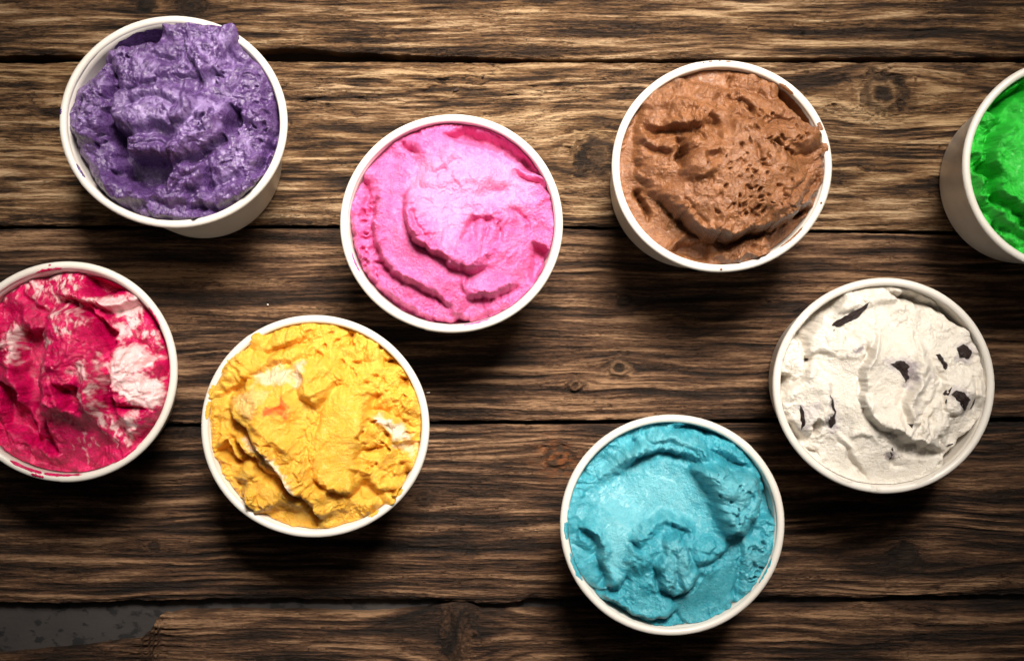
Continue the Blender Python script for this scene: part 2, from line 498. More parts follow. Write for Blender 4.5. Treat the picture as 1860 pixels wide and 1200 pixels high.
class Ice:
    def __init__(s, cup, seed, org, scale, feats, label, mat, edge_mm=-4.0, dome=5.0, rough=1.0, over=(), inset=14.5, grain=1.0, granular=1.0, streaky=False, hs=1.3):
        s.cup = cup; s.seed = seed; s.org = org; s.sc = scale
        f = lambda p: (org[0] + p[0] / scale, org[1] + p[1] / scale)
        # boundary radius (photo px) and lift where the ice cream laps over the rim
        th = DGT
        ex = np.zeros_like(th); lift = np.zeros_like(th)
        for (px, py, width, zl) in over:
            vx, vy = (px - cup.pc[0]) / cup.prx, -(py - cup.pc[1]) / cup.pry
            a = math.atan2(vy, vx); rr = math.hypot(vx, vy) * cup.prx
            d = (th - a + np.pi) % (2 * np.pi) - np.pi
            wv = np.exp(-np.abs(d / width) ** 2)
            ex = np.maximum(ex, (rr - (cup.prx - inset)) * wv)
            lift = np.maximum(lift, zl * wv)
        jag = 1.2 * fbm(np.cos(th) * 12, np.sin(th) * 12, seed + 5, 4, .6)
        w = cup.w(th)
        Rx = (cup.prx - inset + ex + jag) * (1 + w); Ry = (cup.pry - inset + ex + jag) * (1 + w)
        rad = np.minimum(DGR / 0.975, 1.0)                     # the outer ring of the grid is kept for the skirt
        PX = cup.pc[0] + Rx * rad * np.cos(th)
        PY = cup.pc[1] - Ry * rad * np.sin(th)
        rel = np.hypot((PX - cup.pc[0]) / cup.prx, (PY - cup.pc[1]) / cup.pry)
        h = edge_mm + (dome - edge_mm) * (1 - sstep(0.25, 1.0, rel))
        # domain warp so that authored outlines are torn, not drawn
        WX = PX + 5.0 * fbm(PX / 30, PY / 30, seed + 1, 3) + (0.35 + 0.6 * rough) * fbm(PX / 9, PY / 9, seed + 3, 3, .6)
        WY = PY + 5.0 * fbm(PX / 30, PY / 30, seed + 2, 3) + (0.35 + 0.6 * rough) * fbm(PX / 9, PY / 9, seed + 4, 3, .6)
        R = np.full(h.shape, rough, np.float32)
        cols = {'pale': np.zeros_like(h), 'spot': np.zeros_like(h)}
        holes = np.zeros_like(h)
        rg = random.Random(seed)
        for ft in feats:
            kd = ft[0]
            if kd == 'L':
                _, pts, hh, fade = ft[:4]
                o = ft[4] if len(ft) > 4 else {}
                pts = smooth_line([f(p) for p in pts])
                sd, d, t = seg_dist(WX, WY, pts)
                A = np.clip(np.minimum(t, 1 - t) / 0.12, 0, 1) ** 0.7
                endf = np.exp(-np.clip(d - np.abs(sd), 0, None))
                F_ = fade / scale; wd = o.get('w', 11) / scale
                prof = sstep(-wd, wd, sd) * np.exp(-(np.clip(sd, 0, None) / F_) ** 1.3)
                h = h + hh * A * prof
                lip = np.exp(-((sd - 1.2 * wd) / (1.6 * wd)) ** 2)      # curled lip on the crest
                h = h + 0.16 * hh * A * lip
                gd = o.get('g', 0)
                if gd:
                    h = h - gd * A * np.exp(-((sd + 1.6 * wd) / (2.0 * wd)) ** 2)
                R = R + 0.35 * A * np.exp(-((sd - wd) / (3 * wd)) ** 2)
            elif kd == 'P':
                _, poly, hh, wd = ft
                sd = poly_dist(WX, WY, [f(p) for p in poly])
                h = h + hh * (sstep(-wd / scale * 1.1, wd / scale * 1.5, sd) if hh > 0 else sstep(-wd / scale * .6, wd / scale * .9, sd))
                if hh > 0: h = h + 0.22 * hh * (1 - np.exp(-np.clip(sd, 0, None) / (60 / scale)))
            elif kd == 'R':
                _, pts, hh, wd = ft
                sd, d, t = seg_dist(WX, WY, smooth_line([f(p) for p in pts]))
                A = np.clip(np.minimum(t, 1 - t) / 0.2, 0.15, 1) ** 0.6
                q = d / (wd / scale)
                h = h + hh * A * (np.exp(-q ** 2) if hh < 0 else 0.6 * np.exp(-q ** 2) + 0.4 * np.exp(-1.3 * q))
            elif kd == 'B':
                _, (bx, by), (rx, ry), rot, hh = ft
                qx, qy = f((bx, by)); a = math.radians(rot)
                dx, dy = WX - qx, WY - qy
                ux = (dx * math.cos(a) + dy * math.sin(a)) / (rx / scale); uy = (-dx * math.sin(a) + dy * math.cos(a)) / (ry / scale)
                h = h + hh * np.exp(-(ux ** 2 + uy ** 2) ** 1.3)
            elif kd == 'S':
                _, poly, lv = ft
                sd = poly_dist(WX, WY, [f(p) for p in poly])
                m = sstep(-6, 8, sd)
                R = R * (1 - m) + lv * m
            elif kd == 'H':
                _, poly, n, r0, r1, dep = ft
                pp = [f(p) for p in poly]
                xs = [p[0] for p in pp]; ys = [p[1] for p in pp]
                got = 0
                while got < n:
                    qx, qy = rg.uniform(min(xs), max(xs)), rg.uniform(min(ys), max(ys))
                    if poly_dist(np.array([qx]), np.array([qy]), pp)[0] < 0: continue
                    got += 1
                    r_ = rg.uniform(r0, r1) / scale; el = rg.uniform(1, 2.4); a = rg.uniform(0, 3.14)
                    sl = (np.abs(PX - qx) < 4 * r_) & (np.abs(PY - qy) < 4 * r_)
                    dx, dy = WX[sl] - qx, WY[sl] - qy
                    u = (dx * math.cos(a) + dy * math.sin(a)) / (r_ * el); v = (-dx * math.sin(a) + dy * math.cos(a)) / r_
                    holes[sl] += dep * rg.uniform(.7, 1.4) * np.exp(-(u * u + v * v) ** 1.5)
            elif kd == 'C':
                _, poly, which, amt = ft[:4]
                soft = ft[4] if len(ft) > 4 else 6
                sd = poly_dist(WX, WY, [f(p) for p in poly])
                nz = fbm(WX / 13, WY / 13, seed + 71, 4, .65) + 0.6 * fbm((PX * .8 + PY * .6) / 30, (PY * .8 - PX * .6) / 6, seed + 72, 3, .6)
                n5 = fbm((WX * .25 + WY * .97) / 24, (WX * .97 - WY * .25) / 10.0, seed + 73, 4, .6)
                cov = sstep(-.36, .36, n5 * 0.8 + 1.7 * (amt - 0.5)) if streaky else amt
                cols[which] = np.maximum(cols[which], cov * sstep(-soft, soft, sd + (6 if soft < 10 else 14) * nz))
        # material lumps: torn, crumbly where rough, drawn out where smeared
        lump = fbm(PX / 62, PY / 62, seed + 10, 3)
        SX = PX + 3.0 * perlin(PX / 22, PY / 22, seed + 21); SY = PY + 3.0 * perlin(PX / 22, PY / 22, seed + 22)
        n1 = perlin(SX / 24, SY / 24, seed + 11); n2 = perlin(SX / 12.5, SY / 12.5, seed + 12)
        n3 = perlin(SX / 7.0, SY / 7.0, seed + 13); n4 = perlin(PX / 3.6, PY / 3.6, seed + 14)
        patch = sstep(-0.25, 0.55, fbm(PX / 55, PY / 55, seed + 15, 3))     # torn here, creamy there
        torn = R * (0.25 + 1.0 * patch)
        ang = 1.2 * fbm(PX / 160, PY / 160, seed + 16, 2) + seed
        ca, sa = np.cos(ang), np.sin(ang)
        u_, v_ = PX * ca + PY * sa, -PX * sa + PY * ca
        st = perlin(u_ / 40, v_ / 4.6, seed + 17) + 0.7 * perlin(u_ / 60, v_ / 9.0, seed + 19)
        gx, gy = np.cos(seed * 1.3 + 1.6 * fbm(PX / 130, PY / 130, seed + 28, 2)), np.sin(seed * 1.3 + 1.6 * fbm(PX / 130, PY / 130, seed + 28, 2))
        fold = 2.2 * np.abs(perlin((WX * gx + WY * gy) / 75, (-WX * gy + WY * gx) / 20, seed + 29)) - 0.6
        cd, cr = cells(WX / 11.0, WY / 11.0, seed + 18)
        pit = np.exp(-(cd / 0.20) ** 2) * (cr > 0.80)
        crag = np.abs(n2 + 0.4 * n3) * 2 - 0.5 + 1.2 * np.abs(n1)
        cb, cbr = cells(SX / 6.5, SY / 6.5, seed + 26)
        curd = np.exp(-(cb / 0.48) ** 2) * (0.3 + cbr)
        phi = 2.2 * fbm(WX / 85, WY / 85, seed + 23, 2) + 0.5 * perlin(WX / 24, WY / 24, seed + 24)
        tt = phi - np.floor(phi)
        saw = np.where(tt < 0.82, tt / 0.82, (1 - tt) / 0.18)
        saw = saw * saw * (3 - 2 * saw)
        h = hs * h + 2.9 * lump * np.clip(R, .3, 1.3) + 2.0 * saw * np.clip(R - 0.15, 0, 1) * sstep(-.4, .3, perlin(PX / 80, PY / 80, seed + 25))
        h = h + grain * (0.9 * R * n1 + 0.40 * R * n2 + 0.5 * (0.25 + R) * fold + torn * (0.55 * crag - 1.3 * pit))
        # soft-maximum filter: full rounded crests, narrow creases, as in anything thick and creamy
        kk = 1.5
        hm = h.max()
        E = np.exp(kk * np.clip(h - hm, -40, 0))
        for _ in range(5):
            E[1:-1, 1:-1] = (E[1:-1, 1:-1] * 2 + E[:-2, 1:-1] + E[2:, 1:-1] + E[1:-1, :-2] + E[1:-1, 2:]) / 6
        h2 = np.log(E + 1e-30) / kk + hm
        for _ in range(4):
            h2[1:-1, 1:-1] = (h2[1:-1, 1:-1] * 2 + h2[:-2, 1:-1] + h2[2:, 1:-1] + h2[1:-1, :-2] + h2[1:-1, 2:]) / 6
        keep = 0.10 + 0.12 * sstep(.6, 1.2, R)
        h = h * keep + h2 * (1 - keep)
        h = h - 1.1 * holes
        h = h + grain * (torn * (0.20 * n3 + 0.18 * n4 + 0.55 * curd) + 0.05 * n4 + 0.08 * (0.4 + R) * st)
        # lap over the rim
        if over:
            near = sstep(0.70, 0.95, DGR / 0.975) * (lift > 0.05)
            h = np.where(lift > 0.05, np.maximum(h, (lift + 0.5 * n2 - 3.0 * (1 - np.clip(ex / 16, 0, 1))) * near + h * (1 - near)), h)
        h = np.maximum(h, -24)
        s.PX, s.PY, s.h = PX, PY, h
        X, Y = rim_centre(PX, PY)
        Z = RIM_Z + h / 1000.0
        # overhang: crests of steep faces lean out over the hollow beside them
        hs = h.copy()
        for _ in range(3):
            hs[1:-1, 1:-1] = (hs[1:-1, 1:-1] * 2 + hs[:-2, 1:-1] + hs[2:, 1:-1] + hs[1:-1, :-2] + hs[1:-1, 2:]) / 6
        # skirt
        q = np.clip((DGR - 0.975) / 0.025, 0, 1)
        ins_x = (cup.prx - inset - 6) / np.maximum(Rx, 1); ins_y = (cup.pry - inset - 6) / np.maximum(Ry, 1)
        outer = q > 0
        f1 = np.where(ex > 3, ins_x, 1 - 0.02)
        X = np.where(outer, cup.cx + (X - cup.cx) * (1 - q * (1 - f1)), X)
        Y = np.where(outer, cup.cy + (Y - cup.cy) * (1 - q * (1 - f1)), Y)
        Z = np.where(outer, Z - q * (0.012), Z)
        qz = np.clip(Z / RIM_Z, 0, 1)
        wx, wy = cup.bx + (cup.cx - cup.bx) * qz, cup.by + (cup.cy - cup.by) * qz
        wrx = (cup.br + (cup.rx - 0.0024 - cup.br) * qz - 0.0010) * (1 + w); wry = (cup.br + (cup.ry - 0.0024 - cup.br) * qz - 0.0010) * (1 + w)
        el = np.hypot((X - wx) / wrx, (Y - wy) / wry)
        fac = np.where((Z < RIM_Z - 0.0008) & (el > 1), 1 / el, 1.0)
        X, Y = wx + (X - wx) * fac, wy + (Y - wy) * fac
        base_z = RIM_Z - 0.02
        V = np.stack([X - cup.cx, Y - cup.cy, Z - base_z], -1)
        root = thing('ice_cream', label, 'ice cream', (cup.cx, cup.cy, base_z), 'scoops of ice cream in the cups')
        s.root = root; s.base_z = base_z
        np_mesh('ice_cream_body', V, grid_faces(NG, NG), mat, root, True, {'pale': cols['pale'], 'spot': cols['spot'], 'rough': R})
    def z_at(s, px, py):
        i = np.argmin((s.PX - px) ** 2 + (s.PY - py) ** 2)
        return float(s.h.ravel()[i])
    def chip(s, poly, mat, name='chocolate_chip', up=1.0, th=3.0, seed=0, lean=0.0):
        f = lambda p: (s.org[0] + p[0] / s.sc, s.org[1] + p[1] / s.sc)
        rg = random.Random(seed * 7 + 3)
        Q = [f(p) for p in poly]
        P = []
        for i, p in enumerate(Q):                              # broken, nibbled outline
            q = Q[(i + 1) % len(Q)]
            L_ = math.hypot(q[0] - p[0], q[1] - p[1])
            m_ = max(1, int(L_ / 4.5))
            for j in range(m_):
                t = j / m_
                jx = 0 if j == 0 else 1.1
                P.append((p[0] + (q[0] - p[0]) * t + rg.uniform(-jx, jx), p[1] + (q[1] - p[1]) * t + rg.uniform(-jx, jx)))
        mx, my = sum(p[0] for p in P) / len(P), sum(p[1] for p in P) / len(P)
        zt = np.array([s.z_at(*p) for p in P] + [s.z_at(mx, my)])
        A_ = np.array([[p[0] - mx, p[1] - my, 1] for p in P] + [[0, 0, 1]])
        co = np.linalg.lstsq(A_, zt, rcond=None)[0]
        co[:2] = np.clip(co[:2], -0.22, 0.22)
        pl = lambda p: co[0] * (p[0] - mx) + co[1] * (p[1] - my) + co[2]
        z0 = co[2]
        V, F = [], []
        n = len(P)
        def add(p, z):
            x, y = rim_centre(*p); V.append((x - s.cup.cx, y - s.cup.cy, RIM_Z + z / 1000 - s.base_z))
        tops = [pl(p) + up * 0.55 + rg.uniform(-.25, .25) for p in P]
        for p in P: add((p[0] + rg.uniform(-1, 1), p[1] + rg.uniform(-1, 1)), pl(p) - th)
        for p, z in zip(P, tops): add(p, z - 0.45)
        for p, z in zip(P, tops): add((mx + (p[0] - mx) * .80, my + (p[1] - my) * .80), z + rg.uniform(-.15, .25))
        add((mx, my), z0 + up + rg.uniform(-.2, .5))
        for a in (0, n):
            for i in range(n):
                j = (i + 1) % n
                F.append((a + i, a + j, a + n + j, a + n + i))
        for i in range(n): F.append((2 * n + i, 2 * n + (i + 1) % n, 3 * n))
        return pd_mesh(name, V, F, mat, s.root)
    def film(s, a0, a1, mat, ztop=0.0635, seed=1):
        """smear of ice cream left on the inside of the paper wall"""
        n = 40
        th = np.radians(np.linspace(a0, a1, n)); q = np.linspace(0, 1, n)
        c = s.cup
        jag = ztop - 0.0012 + 0.0012 * fbm(q * 9, q * 0 + seed, seed, 3) - 0.012 * (np.abs(q - .5) * 2) ** 6
        P = []
        for v in np.linspace(0, 1, 6):
            z = 0.040 + (jag - 0.040) * v
            k_ = (z / RIM_Z)[:, None]
            top = c.out(th, 0.0024 + 0.0012)
            bot = np.stack([c.bx + (c.br - 0.0012) * np.cos(th), c.by + (c.br - 0.0012) * np.sin(th)], -1)
            p = bot + (top - bot) * k_
            P.append(np.concatenate([p - np.array([c.cx, c.cy]), (z - s.base_z)[:, None]], 1))
        np_mesh('wall_film', np.stack(P), grid_faces(6, n), mat, s.root)
    def smear(s, a0, a1, p0, p1, mat, seed=1):
        """thin dab of ice cream stuck to the rolled rim: from angle a0 to a1 round the cup, p0 (outside) to p1 (inside) over the roll"""
        c = s.cup; n, m_ = 26, 9
        u = np.linspace(-1, 1, n)[:, None]; v = np.linspace(-1, 1, m_)[None]
        sc_ = 1 + 0.5 * fbm(u * 2.6 + seed, v * 0 + seed * 3.1, seed, 3, .6)
        edge = np.sqrt(np.clip(1 - u ** 4, 0, 1)) * sc_
        th = np.radians((a0 + a1) / 2 + (a1 - a0) / 2 * u * (1 + 0.15 * perlin(v * 2, v * 0, seed))) + 0 * v
        ph = np.radians((p0 + p1) / 2 + (p1 - p0) / 2 * v * edge)
        thick = 0.0003 * np.clip(1 - np.maximum(np.abs(u), np.abs(v)) ** 4, 0, 1) * (1 + 0.8 * perlin(u * 6, v * 3, seed)) - 0.00006
        rr = 0.00172 + thick
        t1 = th.ravel()
        cc = c.out(t1, 0.0017); oo = c.out(t1, 0.0); nr = (oo - cc) / 0.0017
        pr = (rr * np.cos(ph)).ravel()
        z = RIM_Z - 0.0012 + (rr * np.sin(ph)).ravel() + 0.0004 * np.sin(2 * t1 + c.seam_deg)
        V = np.concatenate([cc + nr * pr[:, None] - np.array([c.cx, c.cy]), (z - s.base_z)[:, None]], 1)
        np_mesh('smear', V, grid_faces(n, m_), mat, s.root)

def ice_material(name, base, deep=None, pale=None, spot=None, rough=0.42, sss=0.12, spec=0.5, gran=1.0, shine=0.74, coat=0.06):
    k = NT(name)
    n = k.math('ADD', k.math('MULTIPLY', k.noise(k.obj((1, 1, 1)), 210, 4, 0.65), 0.6), k.math('MULTIPLY', k.noise(k.obj((1, 1, 1)), 900, 3, 0.6), 0.4))
    c = k.mix(k.ramp(n, [(0.38, (0, 0, 0)), (0.60, (1, 1, 1))]), base, deep or tuple(v * 0.8 for v in base))
    if pale:
        c = k.mix(k.attr('pale'), c, pale)
    if spot:
        c = k.mix(k.attr('spot'), c, spot)
    k.set(Base_Color=c, Roughness=rough)
    k.b.inputs['Specular IOR Level'].default_value = spec * (1.5 if coat > 0.1 else 1.0)
    k.b.inputs['Roughness'].default_value = rough * shine
    if sss:
        k.b.inputs['Coat Weight'].default_value = coat
        k.b.inputs['Coat Roughness'].default_value = 0.16
    if sss:
        k.b.inputs['Subsurface Weight'].default_value = sss
        k.b.inputs['Subsurface Radius'].default_value = tuple(0.3 + 0.7 * v / max(base) for v in base)
        k.b.inputs['Subsurface Scale'].default_value = 0.0030
    g1 = k.noise(k.obj((1, 1, 1)), 950, 3, 0.6)
    g2 = k.noise(k.obj((1, 1, 1)), 2600, 2, 0.5)
    k.bump(k.math('ADD', g1, k.math('MULTIPLY', g2, 0.7)), (0.0005 if coat > 0.1 else 0.0008) * gran, 1.0)
    return k.m

# ------------------------------------------------------------------ the eight cups
DARK = ice_material('dark_chocolate', (0.012, 0.006, 0.0055), (0.022, 0.011, 0.010), None, None, 0.38, 0.0, 0.3, 0.6)

# --- purple
cup = Cup((108, 522, 28, 415), (371, 292, 141), 'white paper cup holding the dark purple ice cream', 215, 0.5)
M_PURPLE = ice_material('purple_ice', (0.165, 0.082, 0.262), (0.058, 0.019, 0.108), (0.29, 0.19, 0.42), None, 0.34, 0.06, 0.7, coat=0.22)
purple = Ice(cup, 11, (80, 0), 2.608, [
    ('P', [(95, 480), (125, 430), (215, 365), (262, 325), (285, 232), (370, 205), (440, 208), (530, 200), (552, 110), (548, 60), (400, 100), (250, 190), (130, 330)], -15, 14),
    ('R', [(310, 290), (330, 380), (345, 480), (320, 560), (330, 680)], -6, 24),
    ('P', [(130, 480), (210, 380), (300, 370), (320, 500), (310, 620), (250, 700), (160, 640)], 2.5, 40),
    ('P', [(285, 250), (370, 210), (530, 205), (640, 190), (700, 300), (600, 390), (450, 420), (350, 380)], 2.0, 30),
    ('P', [(335, 560), (350, 470), (390, 440), (560, 410), (700, 440), (760, 480), (710, 590), (640, 630), (560, 600), (470, 640), (400, 640)], 5.5, 22),
    ('P', [(330, 610), (430, 650), (430, 745), (560, 760), (620, 775), (590, 880), (480, 900), (380, 850), (330, 740)], -10, 26),
    ('P', [(430, 665), (500, 650), (600, 670), (660, 700), (620, 765), (540, 742), (430, 745)], 5, 10),
    ('R', [(450, 700), (540, 690), (640, 700)], -2.2, 9),
    ('R', [(385, 428), (450, 432), (545, 400)], -4.5, 10),
    ('R', [(410, 545), (440, 510), (520, 480), (600, 485), (660, 520)], -3.0, 13),
    ('R', [(520, 520), (580, 505), (645, 515)], -2.0, 7),
    ('R', [(500, 265), (560, 290), (660, 285)], -3.5, 20),
    ('R', [(640, 180), (700, 290), (740, 360), (750, 430)], -3.2, 10),
    ('R', [(618, 355), (680, 388), (735, 375)], -2.8, 10),
    ('P', [(560, 110), (700, 105), (800, 120), (915, 95), (930, 170), (900, 230), (860, 340), (740, 380), (690, 280), (600, 190)], 3.5, 26),
    ('L', [(760, 205), (830, 160), (915, 112)], -3.0, 26, {'w': 7, 'g': 2}),
    ('R', [(895, 215), (890, 290), (960, 300)], -4.5, 14),
    ('P', [(700, 490), (800, 470), (890, 480), (880, 560), (800, 680), (700, 740), (640, 740), (620, 670)], 3.8, 30),
    ('L', [(880, 640), (760, 730), (690, 745), (640, 800), (605, 775)], 3.5, 90, {'g': 3}),
    ('P', [(890, 505), (945, 520), (940, 600), (885, 650), (870, 600)], -9, 12),
    ('B', (1010, 560), (70, 60), 20, 4.5), ('B', (1000, 380), (70, 110), 0, 2.5), ('B', (930, 780), (130, 110), 0, 4.0),
    ('R', [(770, 790), (800, 860), (770, 930)], -4.0, 14),
    ('P', [(700, 965), (720, 910), (820, 890), (960, 860), (1020, 830), (1000, 900), (880, 965), (760, 985)], 4, 14),
    ('R', [(700, 985), (820, 985), (940, 950)], -4, 12),
    ('P', [(500, 930), (560, 870), (680, 780), (760, 770), (790, 840), (700, 900), (690, 960), (600, 970)], 3.2, 14),
    ('R', [(520, 915), (600, 850), (700, 780)], 1.8, 9), ('R', [(600, 930), (680, 860), (760, 800)], -2.0, 10),
    ('P', [(240, 860), (270, 810), (340, 830), (400, 880), (500, 925), (490, 960), (350, 955), (270, 910)], 4.5, 14),
    ('B', (345, 835), (55, 28), 15, -5),
    ('L', [(740, 1040), (560, 1035), (480, 1000)], 3, 50, {'g': 3}),
    ('R', [(112, 640), (150, 760), (230, 890), (330, 985), (480, 1040)], -7, 26),
    ('R', [(1095, 470), (1105, 600), (1060, 740), (985, 860)], -7, 15),
    ('L', [(110, 700), (170, 640), (130, 590)], 2.5, 50, {'g': 2}),
    ('H', [(850, 250), (1060, 300), (1080, 700), (900, 850), (760, 700), (780, 450)], 34, 4, 9, 2.2),
    ('H', [(140, 420), (420, 230), (340, 560), (300, 800), (200, 700)], 22, 4, 10, 2.4),
    ('S', [(380, 430), (560, 400), (740, 440), (760, 520), (600, 620), (400, 600)], 0.55),
    ('S', [(350, 740), (560, 780), (600, 900), (420, 880)], 0.35),
    ('C', [(350, 480), (560, 410), (740, 450), (900, 480), (860, 600), (700, 700), (620, 640), (460, 630)], 'pale', 0.5, 22), ('C', [(560, 130), (880, 130), (900, 330), (800, 400), (640, 320)], 'pale', 0.4, 22), ('C', [(150, 430), (290, 380), (290, 560), (190, 620)], 'pale', 0.4, 22), ('C', [(800, 680), (1000, 640), (980, 840), (820, 880)], 'pale', 0.35, 22), ('C', [(330, 220), (520, 220), (560, 380), (400, 400)], 'pale', 0.35, 22),  # pale patches paint lavender highlights onto the lit faces
    ('S', [(360, 200), (545, 110), (545, 200), (440, 210)], 0.15),
], 'dark purple ice cream with a peak reaching over the rim', M_PURPLE, -2.6, 4, 1.0, streaky=True, hs=1.5, over= [(428, 47, 0.10, 4.6), (408, 52, 0.20, 3.6), (375, 48, 0.16, 2.4)])
purple.film(93, 131, M_PURPLE, 0.0635, 4)
for i, q in enumerate(((173, 176, 35, 70), (205, 214, 125, 168))): purple.smear(*q, M_PURPLE, 3 + i)

# --- pink
cup = Cup((618, 1023, 207, 605), (831, 425, 147), 'white paper cup holding the candy pink ice cream', 255, -0.4)
M_PINK = ice_material('pink_ice', (0.78, 0.175, 0.41), (0.71, 0.09, 0.30), (0.84, 0.38, 0.60), None, 0.40, 0.40, 0.5)
pink = Ice(cup, 22, (580, 180), 2.667, [
    ('P', [(600, 165), (700, 140), (900, 190), (1040, 310), (1085, 375), (980, 320), (900, 265), (780, 225), (690, 215)], -5, 16),
    ('P', [(380, 190), (450, 160), (600, 150), (600, 185), (710, 215), (640, 300), (560, 360), (470, 280), (430, 240)], 2.0, 34),
    ('R', [(385, 205), (440, 250), (478, 264)], -4.5, 11),
    ('R', [(200, 380), (240, 450), (215, 530)], -5, 16),
    ('L', [(650, 1010), (590, 950), (480, 900), (330, 820), (275, 690), (262, 560), (290, 450)], 3.4, 90, {'g': 2}),
    ('L', [(830, 790), (700, 845), (620, 770), (530, 730), (450, 650), (420, 550), (440, 430)], 5.2, 150, {'g': 1.6}),
    ('R', [(450, 540), (480, 630), (555, 715)], -3.0, 10),
    ('L', [(570, 1070), (420, 1010), (300, 930), (210, 820), (170, 700), (160, 560)], 3, 50, {'g': 3}),
    ('R', [(740, 570), (745, 640), (750, 700)], -2.6, 13), ('R', [(800, 570), (808, 640), (800, 690)], -2.6, 12), ('R', [(868, 600), (880, 660), (870, 700)], -2.6, 12),
    ('L', [(690, 690), (735, 600), (770, 565), (860, 590)], -2.5, 40, {}),
    ('B', (845, 455), (70, 40), -10, -3.5), ('R', [(540, 385), (625, 330)], -2.6, 18),
    ('B', (520, 500), (40, 20), 0, -1.6), ('R', [(920, 540), (1000, 560), (1020, 660)], -2.0, 14),
    ('R', [(940, 355), (1050, 395), (1125, 435)], -3.5, 12), ('R', [(930, 330), (1050, 365), (1120, 405)], 2.2, 14),
    ('P', [(1035, 690), (1110, 715), (1112, 790), (1040, 885), (1010, 840)], -7, 14),
    ('P', [(1110, 780), (1150, 740), (1140, 810), (1070, 870)], 3, 10),
    ('L', [(965, 885), (900, 920), (820, 955), (710, 950)], 4, 70, {'g': 2}),
    ('R', [(700, 840), (706, 940)], 2.2, 12), ('R', [(700, 950), (660, 1010), (650, 1050)], 2.2, 16),
    ('P', [(510, 1058), (600, 1070), (720, 1055), (725, 1090), (600, 1100)], -6, 10),
    ('L', [(660, 1040), (720, 1075), (800, 1050), (920, 980)], -2.0, 40),
    ('R', [(560, 420), (700, 380), (860, 380), (1000, 420)], 1.8, 50), ('R', [(640, 250), (620, 320), (480, 430)], 1.6, 26),
    ('S', [(290, 480), (400, 450), (420, 560), (450, 660), (540, 745), (690, 850), (660, 980), (480, 880), (330, 800)], 0.22),
    ('S', [(470, 560), (560, 480), (720, 480), (720, 640), (700, 740), (620, 720)], 0.55),
    ('S', [(700, 850), (960, 760), (900, 900), (720, 940)], 0.35),
    ('C', [(470, 300), (640, 230), (900, 280), (1060, 420), (980, 520), (760, 540), (640, 720), (480, 560), (430, 430)], 'pale', 0.45, 22),  # whitish light on the upper dome, put into the colour
    ('H', [(160, 540), (250, 520), (260, 700), (330, 850), (240, 860), (160, 700)], 22, 6, 12, 2.6),
], 'candy pink ice cream spread in a spiral swirl', M_PINK, -4, 5, 0.72, hs=1.6)
pink.film(28, 96, M_PINK, 0.0628, 9)
for i, q in enumerate(((196, 208, 128, 168), (276, 292, 128, 168))): pink.smear(*q, M_PINK, 71 + i)

